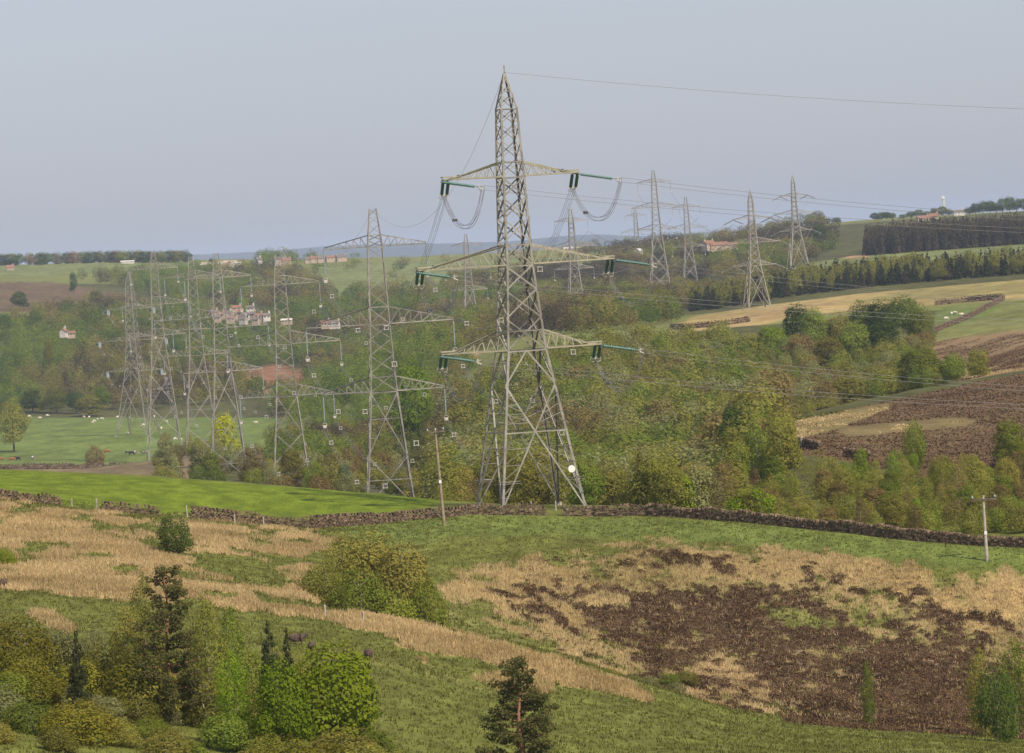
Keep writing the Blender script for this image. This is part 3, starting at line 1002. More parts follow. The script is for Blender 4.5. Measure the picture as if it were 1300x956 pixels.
def tension_pair(t, ai, s, toward, ln, droop, mat, rings=True, inset=0.0, r=(.11, .205)):
    """twin string from the crossarm tip toward a point; returns the conductor end (world)"""
    base = t[(ai, s)].copy()
    ca, sa = math.cos(t['rot']), math.sin(t['rot'])
    base = base - np.array([s * inset * ca, s * inset * sa, 0]) - [0, 0, .1]
    d = np.array(toward) - base
    d[2] = 0
    d /= np.linalg.norm(d)
    e = base + d * ln * math.cos(droop) - [0, 0, ln * math.sin(droop)]
    sd_ = np.array([d[1], -d[0], 0]) * .3
    for q in (-1, 1):
        g = Geo()
        g.lathe(to_local(t, base + sd_ * q), to_local(t, base + (e - base) * .86 + sd_ * q), insulator_prof(ln, r[0], r[1], 18), 7)
        g.obj('insulator_string', mat, t['root'], True)
    y = Geo()
    p = to_local(t, base + (e - base) * .9)
    y.tube([to_local(t, base + (e - base) * .87 + sd_ * 1.5), to_local(t, base + (e - base) * .87 - sd_ * 1.5)], .07, 5)
    an = np.linspace(0, 2 * math.pi, 9)
    up = np.array([0, 0, 1.])
    for q in (-1, 1):
        cc = base + (e - base) * .92 + sd_ * q
        y.tube([to_local(t, cc + up * .33 * math.cos(a_) + sd_ * 1.1 * math.sin(a_)) for a_ in an], .035, 4)
        y.tube([to_local(t, base + (e - base) * .87 + sd_ * q * .8), to_local(t, e + sd_ * q * .8 + up * .25)], .045, 4)
        y.tube([to_local(t, base + (e - base) * .87 + sd_ * q * .8), to_local(t, e + sd_ * q * .8 - up * .25)], .045, 4)
    y.obj('yoke', M['spacer'], t['root'])
    return e


# spans of the near line
RIGHT = np.array([285.0, 585.0, 0.0])      # next pylon, off to the right of the view
names = {0: 'top', 1: 'middle', 2: 'lowest'}
sides = {-1: 'left', 1: 'right'}
for ai in range(3):
    for s in (-1, 1):
        e1 = tension_pair(T_main, ai, s, A2[(ai, s)], 4.3, R(24), M['glass'], inset=.35)
        e2 = tension_pair(T_main, ai, s, RIGHT + np.array([0, s * 8.0, 0]), 5.0, R(11), M['glass'], inset=-.05 if s > 0 else 1.6 - 1.9)
        bundle(e1, A2[(ai, s)], 12.0, 'four wire bundle falling from the %s %s arm of the tallest pylon to the second' % (names[ai], sides[s]), 'quad cables between the first two pylons', ph=.75, step=64, rad=.019, sr=.055)
        endp = np.array([RIGHT[0], RIGHT[1] + s * 9.0, e2[2] - 3.0])
        bundle(e2, endp, 12.0, 'four wire bundle running off right from the %s %s arm of the tallest pylon' % (names[ai], sides[s]), 'quad cables leaving the tallest pylon to the right', spacers=False, rad=.018 if ai == 0 else .012)
        # jumper loop under the arm
        g = Geo()
        mid = (e1 + e2) / 2
        low = min(e1[2], e2[2]) - 3.6
        tt = np.linspace(0, 1, 22)[:, None]
        P_ = e1 * (1 - tt) + e2 * tt
        base_z = P_[:, 2].copy()
        sh = 1 - np.abs(2 * tt[:, 0] - 1) ** 2.3
        P_[:, 2] = base_z * (1 - sh) + low * sh
        dd = (e2 - e1); dd[2] = 0; dd /= np.linalg.norm(dd)
        sdv = np.array([dd[1], -dd[0], 0])
        for ox in (-.22, .22):
            for oz in (-.2, .2):
                g.tube([to_local(T_main, p + sdv * ox + np.array([0, 0, oz])) for p in P_], .028, 5)
        jo = g.obj('jumper_loop', M['wire'], T_main['root'])
        for f in (5,):
            sg = Geo()
            p = P_[f]
            sg.box(to_local(T_main, p), (.5, .5, .3), 0)
            sg.obj('spacer', M['wire'], jo)
earthwire(T_main['peak'], T_2['peak'], 9.0, 'thin earth wire from the tip of the tallest pylon down to the second pylon')
earthwire(T_main['peak'], np.array([RIGHT[0], RIGHT[1], T_main['peak'][2] - 2.0]), 11.4, 'thin earth wire crossing the sky to the right from the tip of the tallest pylon')
seq = [(A2, A3, T_2, T_3, 'second', 'third'), (A3, A4, T_3, T_4, 'third', 'fourth'), (A4, A5, T_4, T_5, 'fourth', 'fifth'), (A5, A6, T_5, T_6, 'fifth', 'sixth')]
for k, (Aa, Ab, Ta, Tb, na_, nb2) in enumerate(seq):
    for ai in range(3):
        for s in (-1, 1):
            bundle(Aa[(ai, s)], Ab[(ai, s)], 9.5, 'four wire bundle on the %s %s arms between the %s and %s pylons' % (names[ai], sides[s], na_, nb2), 'quad cables between the pylons in the valley', rad=.02, step=85, ph=.5 + .12 * s + .1 * ai, n=20, sr=.05)
    earthwire(Ta['peak'], Tb['peak'], 7.0, 'thin earth wire between the peaks of the %s and %s pylons' % (na_, nb2), n=16)
for ai in range(3):
    for s in (-1, 1):
        e1 = tension_pair(T_7, ai, s, A6[(ai, s)], 6.0, R(20), M['porcelain'], inset=.2, r=(.2, .3))
        e2 = tension_pair(T_7, ai, s, np.array([-300, 2500, 0]), 6.0, R(14), M['porcelain'], inset=.2, r=(.2, .3))
        bundle(A6[(ai, s)], e1, 8.0, 'four wire bundle on the %s %s arms between the sixth and leftmost pylons' % (names[ai], sides[s]), 'quad cables between the pylons in the valley', rad=.02, step=90, n=14, sr=.05)

# pylons on the right hillside and behind
GR = 'distant pylons on the far side of the valley'
S_ = [
    (724, 265, 2700, R(10), SUSP, 1.0, 'distant pylon standing just right of the tallest pylon'),
    (829, 216, 2750, R(5), SUSP, 1.0, 'tallest of the distant pylons, against the sky above the brown wood'),
    (870, 250, 3260, R(5), SUSP, 1.0, 'slim distant pylon immediately right of the tallest distant one'),
    (952, 242, 2240, R(12), TENS, 1.0, 'distant pylon with its feet in the straw coloured field'),
    (1006, 222, 3000, R(10), TENS, 1.0, 'distant pylon rising out of trees with the conifer belt below it'),
    (591, 297, 2900, R(8), SUSP, 1.0, 'faint distant pylon seen left of the tallest pylon between its arms'),
    (806, 264, 4300, R(8), SUSP, 1.0, 'faintest small pylon against the blue hills'),
]
FT = []
for pxt, pyt, D, rt, sp, sc_, lb in S_:
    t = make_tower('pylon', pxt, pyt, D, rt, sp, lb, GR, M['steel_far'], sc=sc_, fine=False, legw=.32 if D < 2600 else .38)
    FT.append(t)
FA = {}
for k in (0, 1, 2, 5, 6):
    FA[k] = suspension_strings(FT[k], 5.6)
for k in (3, 4):
    FA[k] = {}
    for ai in range(3):
        for s in (-1, 1):
            for q in (-1, 1):
                tension_pair(FT[k], ai, s, FT[k][(ai, s)] + np.array([q * 100., 25., 0]), 5.5, R(24), M['wire'], inset=.1, r=(.16, .22))
            FA[k][(ai, s)] = FT[k][(ai, s)] - [0, 0, 2.0]
links_ = [(0, 2, 14), (1, 3, 14), (5, 0, 12), (3, 4, 8), (2, 6, 10)]
for a_, b_, sg_ in links_:
    for ai in range(3):
        for s in (-1, 1):
            g = Geo()
            g.tube(catenary(FA[a_][(ai, s)], FA[b_][(ai, s)], sg_, 24), .07, 4)
            tag(g.obj('power_cable', M['wire']), 'thin distant power cable strung between two far pylons on the hillside', 'power cable', 'cables between the distant pylons')

# ------------------------------------------------------------------ leaves and trees
def leafquads(P, Nn, size, aspect=1.0):
    """one small leaf-clump face per point, facing Nn"""
    n = len(P)
    Nn = Nn / (np.linalg.norm(Nn, axis=1)[:, None] + 1e-9)
    r = rng.normal(size=(n, 3))
    A = np.cross(Nn, r)
    A /= np.linalg.norm(A, axis=1)[:, None] + 1e-9
    B = np.cross(Nn, A)
    s = size[:, None] * .5
    V = np.stack([P - A * s * aspect - B * s * .35, P + A * s * .3 - B * s, P + A * s * aspect + B * s * .4, P - A * s * .2 + B * s], 1)
    return V.reshape(-1, 3), np.arange(n * 4).reshape(-1, 4)


def cloud(lobes, n, leaf, spread=1.0, up=.5, fill=.35):
    """leaf points over a set of ellipsoid lobes (x,y,z,rx,ry,rz)"""
    L = np.array(lobes, float)
    ar = (L[:, 3] * L[:, 5])
    pick = rng.choice(len(L), n, p=ar / ar.sum())
    d = rng.normal(size=(n, 3))
    d /= np.linalg.norm(d, axis=1)[:, None]
    lump = .70 + .55 * vnoise(d[:, 0] * 3 + pick * 3.7 + 40, d[:, 2] * 3 + d[:, 1] * 2.1 + 40)
    rad = np.where(rng.random(n) < fill, rng.uniform(.45, .95, n), rng.normal(.97, .05, n)) * lump
    P = L[pick, :3] + d * L[pick, 3:6] * rad[:, None]
    deep = np.zeros(n)
    for q in range(len(L)):
        e = np.sqrt((((P - L[q, :3]) / L[q, 3:6]) ** 2).sum(1))
        deep = np.maximum(deep, np.where(pick == q, 0, 1 - e))
    keep = (deep < .22) | (rng.random(n) < .12)
    P, d = P[keep], d[keep]
    tv = .5 + .5 * (vnoise(P[:, 0] * 1.1 + 9, P[:, 2] * 1.3 + P[:, 1] + 33) - .5)
    tint = np.clip(tv + rng.normal(0, .11, len(P)), 0, 1)
    Nn = d * spread + rng.normal(0, .42, d.shape) + np.array([0, 0, up])
    sz = leaf * rng.uniform(.6, 1.35, len(P))
    V, Q = leafquads(P, Nn, sz)
    return V, Q, tint


def lobes_round(h, r, base, k, seed, flat=.8):
    rs = np.random.default_rng(seed)
    L = [(0, 0, base + (h - base) * .55, r * .72, r * .72, (h - base) * .46)]
    for i in range(k):
        a = i * 2.4 + rs.uniform(-.4, .4)
        f = rs.uniform(.15, .9)
        zz = base + (h - base) * f
        rr = r * (.62 if f < .6 else .42) * rs.uniform(.7, 1.05)
        q = r * rs.uniform(.28, .46) * (1 if f < .7 else .85)
        L.append((math.cos(a) * rr, math.sin(a) * rr, min(zz, h - q * .6), q, q, q * flat))
    return L


def lobes_birch(h, r, base, seed):
    rs = np.random.default_rng(seed)
    L = []
    for i in range(11):
        f = i / 10
        rr = r * math.sin(math.pi * (.18 + .8 * f)) ** .8
        a = rs.uniform(0, 6.28)
        q = rr * rs.uniform(.45, .7) + .25
        L.append((math.cos(a) * rr * .45, math.sin(a) * rr * .45, base + (h - base) * (f * .93 + .03), q, q, q * 1.15))
    return L


def trunk_geo(h, r0, limbs, seed, crown_base=.3, reach=2.0):
    rs = np.random.default_rng(seed)
    g = Geo()
    k = 7
    P = [(rs.normal(0, .12) * q / k, rs.normal(0, .12) * q / k, h * .92 * q / k - (.4 if q == 0 else 0)) for q in range(k + 1)]
    g.tube(P, np.linspace(r0, r0 * .2, k + 1), 7)
    for i in range(limbs):
        f = crown_base + (1 - crown_base) * .8 * i / max(1, limbs - 1) * rs.uniform(.85, 1.1)
        f = min(f, .88)
        p = np.array([0, 0, h * .92 * f])
        a = rs.uniform(0, 6.28)
        ln = reach * (1.1 - f * .7) * rs.uniform(.7, 1.1)
        e = p + np.array([math.cos(a) * ln, math.sin(a) * ln, ln * .75])
        m_ = (p + e) / 2 + np.array([0, 0, -.1 * ln])
        g.tube([p, m_, e], [r0 * .42 * (1 - f * .5), r0 * .28, r0 * .1], 5)
    return g


def crown_me(name, lobes, n, leaf, **k):
    V, Q, t = cloud(lobes, n, leaf, **k)
    return mesh_np(name, V, Q, None, t)


PROTO = {}
for s_ in range(4):
    hh, rr = 9.5 + s_ * .4, 3.4 + .25 * (s_ % 3)
    PROTO['round%d' % s_] = (crown_me('crown', lobes_round(hh, rr, 1.2, 19, s_), 8500, .25), trunk_geo(hh, .22, 7, s_, .25, 2.6).me('trunk', M['bark']), hh, rr)
for s_ in range(3):
    hh, rr = 9.5 + s_, 2.2 + .2 * s_
    PROTO['birch%d' % s_] = (crown_me('crown', lobes_birch(hh, rr, 1.2, 50 + s_), 5200, .2, fill=.6), trunk_geo(hh, .13, 8, 30 + s_, .2, 1.7).me('trunk', M['palebark']), hh, rr)
for s_ in range(3):
    hh, rr = 5.2 + .5 * s_, 3.3
    PROTO['bush%d' % s_] = (crown_me('crown', lobes_round(hh, rr, .1, 12, 80 + s_, .75), 6000, .21, fill=.5), trunk_geo(hh, .12, 7, 60 + s_, .1, 1.8).me('trunk', M['palebark']), hh, rr)


def conifer_lobes(h, r, seed):
    rs = np.random.default_rng(seed)
    L = []
    for i in range(15):
        f = i / 14
        rr = r * (1 - f) ** .85 + .12
        for q in range(5 if f < .7 else 2):
            a = rs.uniform(0, 6.28)
            L.append((math.cos(a) * rr * .6, math.sin(a) * rr * .6, h * (.06 + .9 * f), rr * .42 + .12, rr * .42 + .12, h * .035))
    return L


for s_ in range(2):
    PROTO['spruce%d' % s_] = (crown_me('crown', conifer_lobes(7.5, 1.9, 5 + s_), 5200, .2, up=-.1), trunk_geo(7.5, .14, 2, 70 + s_).me('trunk', M['bark']), 7.5, 1.9)


def plant(kind, x, d, scale=1.0, leafkind='olive', name='tree', label=None, cat='tree', group=None, wide=1.0, rz=None, z=None, parts=True, sink=.15):
    cm, tm, hh, rr = PROTO[kind]
    root = empty(name, (x, d, (H(x, d) if z is None else z) - sink), random.uniform(0, 6.28) if rz is None else rz)
    root.scale = (scale * wide, scale * wide, scale)
    tag(root, label, cat, group)
    c = obj('crown', cm, root)
    if len(c.data.materials) == 0: c.data.materials.append(M['leaf_olive'])
    c.material_slots[0].link = 'OBJECT'
    c.material_slots[0].material = M['leaf_' + leafkind]
    if parts: obj('trunk', tm, root)
    return root


# ---- woodland behind the wall: one object per tree for the nearest 290
def wood_ok(px, d):
    """may trees stand here (px: approximate photo x of the foot)"""
    if d < 640 + max(0, (900 - px)) * .05 and px < 900: return px > 700 and d > 628
    if px >= 900 and d < 720: return d > 600 - (px - 900) * .08 + 14
    if px > 990 and 676 < d < 1120: return False
    if px < 560 and d < 905: return False
    return True


LB = {
    'olive': 'olive green tree just coming into leaf in the wood behind the wall',
    'green': 'fresh mid green tree in the wood behind the wall',
    'brown': 'brownish half bare tree in the wood behind the wall',
    'bright': 'vivid light green tree in the wood behind the wall',
    'grey': 'grey green willow like tree in the wood behind the wall',
    'dark': 'dark green tree in the wood behind the wall',
}
cands = []
d = 612.0
while d < 930:
    du = 5.4 / d * F
    u = -60 + random.uniform(0, du)
    while u < 860:
        uu, ddv = u + random.uniform(-.45, .45) * du, d + random.uniform(-2.3, 2.3)
        px = uu + 650 - 4
        if wood_ok(px, ddv) and abs(uu / F * ddv - T_main['X']) + abs(ddv - 606) > 12 and not (px < 760 and ddv < 640):
            x = uu / F * ddv
            z = H(x, ddv)
            qx, qy = proj(x, ddv, z + 10)
            if qx < 1330:
                cands.append((ddv, x, px))
        u += du
    d += 5.6
cands = [c for c in cands if random.random() < .92]
if len(cands) > 284: cands = sorted(cands)[:284]
WOOD_FAR_D = max(c[0] for c in cands) if cands else 800
for ddv, x, px in cands:
    nz = vnoise(np.array([x / 14 + 5]), np.array([ddv / 22 + 3]))[0]
    r_ = random.random()
    if px > 930 and ddv < 720:      # hollow on the right: scrubby birch and hawthorn
        lk = 'olive' if r_ < .5 else ('green' if r_ < .72 else ('brown' if r_ < .93 else 'bright'))
        kd = random.choice(['birch0', 'birch1', 'round0', 'bush0', 'bush1'])
        sc_ = random.uniform(.32, .54) * (1.35 if kd[:2] == 'bu' else 1)
    else:
        lk = ('green' if nz < .33 else 'olive' if nz < .66 else 'brown') if r_ < .55 else random.choice(['olive', 'olive', 'green', 'green', 'grey', 'brown'])
        kd = random.choice(['round0', 'round1', 'round2', 'round3', 'birch0', 'birch1', 'birch2'])
        sc_ = random.uniform(.62, .98)
    plant(kd, x, ddv, sc_, lk, 'wood_tree', LB[lk], 'tree', '%s trees in the valley wood' % lk, wide=random.uniform(.95, 1.2))


def plant_px(kind, px, py_top, D, lk, label, name='tree', wide=None, w_px=None, group=None, cat='tree', z=None, hmin=0):
    """tree at distance D whose top stands at photo (px,py_top)"""
    p = pix(px, py_top, D)
    zg = H(p.x, D) if z is None else z
    cm, tm, hh, rr = PROTO[kind]
    sc_ = max((p.z - zg) / hh, hmin)
    wd = 1.0 if w_px is None else (w_px / F * D) / (2 * rr * sc_ * .96)
    return plant(kind, p.x, D, sc_, lk, name, label, cat, group, wide=wd, z=zg)


# trees one can pick out of the wood
for a in [
    ('round1', 520, 462, 1500, 'bright', 'rounded vivid green tree just right of the second pylon, above the wood', 60),
    ('round2', 938, 512, 800, 'dark', 'tall dark green tree standing out in the middle of the valley wood', 66),
    ('bush0', 860, 602, 632, 'bright', 'vivid green bush rising just above the stone wall right of the tallest pylon', 58),
    ('bush1', 950, 620, 618, 'bright', 'wide vivid green bush against the stone wall, second to the right of the tallest pylon', 80),
    ('bush2', 1158, 535, 735, 'green', 'round green tree on the edge of the brown heather hill', 36),
    ('round0', 1279, 534, 735, 'green', 'round green tree by the right edge of the picture below the heather hill', 46),
    ('round3', 1165, 443, 1150, 'green', 'largest green tree at the end of the wood where it meets the heather', 70),
    ('birch1', 1195, 462, 1180, 'grey', 'pale grey green tree last in the row above the brown heather', 44),
    ('round1', 1130, 470, 1150, 'olive', 'olive tree beside the largest green tree above the heather hill', 60),
    ('round1', 1075, 478, 1140, 'olive', 'olive tree above the pale left end of the heather hill', 64),
    ('round2', 1030, 486, 1150, 'grey', 'grey green tree above the left end of the heather hill', 60),
]:
    plant_px(a[0], a[1], a[2], a[3], a[4], a[5], w_px=a[6])

# dark sycamore clump in the field on the right
for i, (px, py, D, wpx, lk, lb) in enumerate([
    (1010, 388, 1600, 46, 'dark', 'dark green tree at the left end of the dark clump in the sloping field'),
    (1032, 392, 1560, 44, 'green', 'second tree from the left in the dark clump in the sloping field'),
    (1064, 398, 1560, 46, 'olive', 'olive tinged tree in the middle of the dark clump'),
    (1092, 384, 1600, 46, 'dark', 'dark tree in the middle top of the dark clump'),
    (1118, 382, 1590, 50, 'dark', 'dark tree right of the middle of the dark clump'),
    (1145, 377, 1580, 56, 'dark', 'tallest broad dark tree near the right end of the dark clump'),
    (1168, 388, 1570, 40, 'green', 'last tree at the right end of the dark clump beside the field wall'),
    (1085, 410, 1500, 50, 'green', 'front tree below the middle of the dark clump'),
    (1120, 408, 1500, 52, 'dark', 'front dark tree below the right of the dark clump'),
    (978, 414, 1560, 46, 'bright', 'light green rounded tree left of the dark clump'),
    (1015, 424, 1500, 46, 'brown', 'brown budding tree in front of the left end of the dark clump'),
    (950, 424, 1560, 46, 'olive', 'olive tree left of the light green rounded tree'),
    (1050, 430, 1450, 50, 'olive', 'olive tree in front of the dark clump above the wood'),
]):
    plant_px(['round0', 'round1', 'round2', 'round3'][i % 4], px, py, D, lk, lb, w_px=wpx)

# meadow trees and left valley
plant_px('round2', 14, 508, 2060, 'olive', 'spreading brown green tree on the meadow at the left edge', w_px=44)
plant_px('bush1', 119, 566, 1900, 'brown', 'small bare rounded bush beside the meadow wall', w_px=28)
plant_px('round1', 283, 527, 1460, 'gorse', 'bright yellow flowering tree behind the fourth pylon', name='yellow_tree', w_px=42)
for px, py, D, lk, lb, wpx in [
    (250, 580, 1330, 'dark', 'small dark conifer by the foot of the fourth pylon', 14),
    (436, 588, 1000, 'dark', 'small dark bush between the second and third pylons', 22)]:
    plant_px('bush2', px, py, D, lk, lb, w_px=wpx)

# scrub below the second to sixth pylons, above the green field
for px, py in ((262, 566), (276, 560), (292, 562), (306, 566)):
    plant_px('bush0', px, py, 1425, 'grey', 'grey green bush hiding the foot of the yellow tree', w_px=26, group='bushes hiding the foot of the yellow tree')
sc_n = 0
for i in range(190):
    D = random.uniform(930, 1800)
    px = random.uniform(195, 600)
    if px < 330 and D < 1180: continue
    if 1500 < D and px > 260: continue
    x = (px - 650) / F * D
    if any(abs(x - t['X']) < 6 and abs(D - t['D']) < 8 for t in (T_2, T_3, T_4)): continue
    lk = random.choice(['olive', 'olive', 'grey', 'brown', 'green'])
    kd = random.choice(['bush0', 'bush1', 'bush2', 'round0', 'birch0'])
    plant(kd, x, D, random.uniform(.7, 1.05), lk, 'scrub_tree', '%s scrub tree in the hollow under the pylons' % {'olive': 'olive', 'grey': 'grey green', 'brown': 'brownish', 'green': 'mid green'}[lk], 'tree', '%s scrub trees in the hollow below the pylons' % lk, parts=True)
    sc_n += 1

# ---- masses of far trees: one object per mass
LOWP = []
for s_ in range(6):
    V, Q, t = cloud(lobes_round(10, 4.2, .6, 13, 200 + s_), 2300, .42, fill=.2)
    LOWP.append((V, t))
LOWB = []
for s_ in range(4):
    V, Q, t = cloud(lobes_birch(10, 2.8, .6, 220 + s_), 1400, .36, fill=.35)
    LOWB.append((V, t))
LOWC = []
for s_ in range(3):
    V, Q, t = cloud(conifer_lobes(10, 2.2, 240 + s_), 380, .85, fill=.2, up=0)
    LOWC.append((V, t))


def mass(name, pts, protos, mat, label, mixcol=None, cut=1.0):
    """pts: list of (x, d, height, widen, shade)"""
    Vs, Ts = [], []
    for (x, d, h, wd, sh) in pts:
        V, t = protos[random.randrange(len(protos))]
        k = len(t)
        if cut < 1:
            kk = int(k * cut)
            o_ = random.randrange(0, k - kk + 1)
            V = V[o_ * 4:(o_ + kk) * 4]; t = t[o_:o_ + kk]
        a = random.uniform(0, 6.28)
        ca, sa = math.cos(a), math.sin(a)
        s = h / 10
        z = H(x, d)
        W_ = np.stack([(V[:, 0] * ca - V[:, 1] * sa) * s * wd + x, (V[:, 0] * sa + V[:, 1] * ca) * s * wd + d, V[:, 2] * s + z], 1)
        Vs.append(W_)
        Ts.append(np.clip(t * .6 + sh, 0, 1))
    if not Vs: return None
    V = np.concatenate(Vs)
    o = obj(name, mesh_np(name, V, np.arange(len(V)).reshape(-1, 4), mat, np.concatenate(Ts)))
    tag(o, label, 'woodland', kind='stuff')
    return o


def fill(d0, d1, px0, px1, sp, ok, h0, h1, wd=(1.0, 1.25), dens=1.0):
    out = []
    d = d0
    while d < d1:
        step = sp * (1 + (d - d0) / (d1 - d0) * .35)
        du = step / d * F
        u = px0 - 650
        while u < px1 - 650:
            uu, dv = u + random.uniform(-.45, .45) * du, d + random.uniform(-.45, .45) * step
            if random.random() < dens:
                x = uu / F * dv
                z = H(x, dv)
                qx, qy = proj(x, dv, z)
                if ok(qx, qy, dv):
                    out.append((x, dv, random.uniform(h0, h1), random.uniform(*wd), random.uniform(.0, .45)))
            u += du
        d += step
    return out


POLY = lambda P: (lambda x, y: bool(inpoly(np.array([x]), np.array([y]), P)[0]))
pasture_c = POLY([(560, 500), (600, 470), (640, 445), (760, 425), (860, 410), (875, 424), (800, 448), (700, 470), (640, 490), (600, 510)])
strawf = POLY([(846, 420), (880, 398), (960, 386), (1100, 366), (1400, 338), (1400, 440), (1240, 470), (1180, 440), (1185, 415), (1190, 386), (1010, 404), (950, 420), (880, 430)])
moor1 = POLY([(965, 548), (1010, 533), (1110, 500), (1180, 470), (1230, 445), (1400, 400), (1400, 660), (1200, 625), (1080, 600), (1000, 580)])


def ok_mid(x, y, d):
    if d < WOOD_FAR_D - 3: return False
    if x < 560 and d < 1500: return False
    if x < 700 and pasture_c(x, y): return False
    if d > 1450 and pasture_c(x, y): return False
    if moor1(x, y) and d < 1120: return False
    if x > 960 and d < 1130 and x > 985: return False
    if strawf(x, y): return False
    if x > 1185 and d > 1200: return False
    if d > 1500 and (x > 930 and y < 430): return False
    return True


mid = fill(WOOD_FAR_D, 1640, 545, 1235, 6.8, ok_mid, 7, 11)
mid = [(x, d, h * (.62 if x / d * F + 650 > 930 and d > 1120 else 1), w_, s_) for x, d, h, w_, s_ in mid]
kinds = {'olive': [], 'green': [], 'brown': [], 'grey': []}
for p in mid:
    nz = vnoise(np.array([p[0] / 16 + 5]), np.array([p[1] / 30 + 3]))[0] + random.uniform(-.25, .25)
    kinds['green' if nz < .3 else 'olive' if nz < .62 else 'grey' if nz < .80 else 'brown'].append(p)
nm = {'olive': 'olive green', 'green': 'fresh green', 'brown': 'brownish', 'grey': 'grey green'}
for k_, pts in kinds.items():
    mass('woodland', pts, LOWP + LOWB, M['mass_' + k_], '%s trees massed across the middle of the valley wood' % nm[k_])
n_mid = len(mid)


sc2 = fill(606, 1180, 545, 1330, 5.2, lambda x, y, d: not moor1(x, y) and d > 640 - (x - 700) * .07 and not (x < 765 and d < 640) and not (x < 900 and d < 626), 1.6, 3.2, (1.2, 1.8))
mass('scrub', sc2, LOWP, M['mass_olive'], 'low olive scrub filling the gaps between the trees of the valley wood', cut=.2)
meadow_p = POLY([(-300, 527), (345, 527), (400, 552), (360, 604), (200, 600), (-300, 600)])
soil_p = POLY([(305, 474), (350, 464), (392, 474), (396, 496), (350, 502), (318, 495)])
past_l = POLY([(-300, 395), (50, 396), (36, 411), (-300, 416)])
vill = POLY([(262, 394), (350, 394), (352, 409), (262, 409)])
moorl = POLY([(-300, 350), (60, 350), (130, 362), (215, 382), (215, 397), (130, 390), (60, 398), (-300, 400)])
farf = POLY([(395, 352), (335, 345), (330, 335), (600, 328), (770, 322), (770, 345), (640, 352), (560, 356), (560, 374), (420, 380)])
rf = POLY([(990, 345), (1060, 324), (1130, 314), (1400, 305), (1400, 326), (1150, 336), (1060, 347), (1000, 352)])
rf2 = POLY([(870, 368), (940, 350), (1000, 344), (1000, 358), (920, 380), (880, 386)])
lfield = POLY([(-300, 325), (60, 330), (250, 325), (330, 326), (330, 346), (245, 345), (100, 356), (60, 356), (-300, 356)])
lf2 = POLY([(150, 388), (280, 378), (300, 388), (200, 396)])


def ok_far(x, y, d):
    if meadow_p(x, y) or past_l(x, y) or vill(x, y) or moorl(x, y) or (farf(x, y) and random.random() > .16) or lfield(x, y): return False
    if d < 2640 and x < 345: return False
    if soil_p(x, y) or (pasture_c(x, y) and d < 2250) or (x < 700 and d < 2100): return False
    if strawf(x, y) or rf(x, y) or rf2(x, y): return False
    if x > 860 and d < 2500: return False
    if lf2(x, y): return random.random() < .1
    if x > 1000 and d < 3150: return False
    if d > 4100 and x > 400: return random.random() < .35
    return True


gap = fill(1480, 2450, 330, 600, 8.0, lambda x, y, d: not pasture_c(x, y) and not (x < 400 and d > 1700) and not (x < 345), 5.5, 8.5)
far = gap + fill(1990, 3050, -20, 1010, 9.5, ok_far, 8, 12.5) + fill(3050, 4900, -30, 1060, 15, ok_far, 8, 13, (1.1, 1.5))
kinds = {'green': [], 'dark': [], 'brown': [], 'olive': [], 'plantation': []}
for p in far:
    nz = vnoise(np.array([p[0] / 55 + 5]), np.array([p[1] / 150 + 3]))[0] + random.uniform(-.22, .22)
    px = p[0] / p[1] * F + 650
    if px > 650: nz += .22
    kinds['green' if nz < .38 else 'dark' if nz < .5 else 'olive' if nz < .66 else 'brown' if nz < .82 else 'plantation'].append(p)
nm.update({'dark': 'dark green', 'plantation': 'purple brown'})
for k_, pts in kinds.items():
    mass('woodland', pts, LOWP, M['mass_' + k_], '%s far trees covering the other side of the valley' % nm[k_], cut=.42)
n_far = len(far)

# conifer belt and dark plantation on the right
belt_p = POLY([(905, 390), (960, 372), (1100, 353), (1300, 335), (1400, 328), (1400, 350), (1300, 357), (1100, 374), (1000, 387), (930, 397)])
belt = fill(2380, 2700, 890, 1330, 5.6, lambda x, y, d: 2400 + (1300 - x) * 0 < d < 2440 + 40 + (1300 - x) * .42, 6.5, 11, (.8, 1.1))
for k_, pr in (('conifer', .5), ('plantation', .75), ('green', 1.0)):
    sel = [p for p in belt if (hash((round(p[0]), round(p[1]))) % 100) / 100 < pr]
    belt = [p for p in belt if p not in sel]
    mass('conifer_belt', sel, LOWC if k_ != 'green' else LOWP, M['mass_' + {'conifer': 'conifer', 'plantation': 'plantation', 'green': 'olive'}[k_]], {'conifer': 'dark spruces in the tree belt above the straw field', 'plantation': 'brown larches in the tree belt above the straw field', 'green': 'broadleaf trees edging the tree belt above the straw field'}[k_])
plan = fill(3230, 3420, 1085, 1330, 5.5, lambda x, y, d: x > 1100, 15, 18, (.55, .75))
mass('conifer_plantation', plan, LOWC, M['mass_plantation'], 'dense dark plantation with a flat top on the right skyline slope')

# ------------------------------------------------------------------ dry stone walls
def path_px(pts, step=.42, off=0.0):
    """walk along wall feet given as photo pixels with distance"""
    W_ = [pix(px, py, D) for px, py, D in pts]
    W_ = [np.array([p.x, p.y]) for p in W_]
    out = []
    for a, b in zip(W_[:-1], W_[1:]):
        k = max(1, int(np.linalg.norm(b - a) / step))
        for i in range(k): out.append(a + (b - a) * i / k)
    out.append(W_[-1])
    return np.array(out)


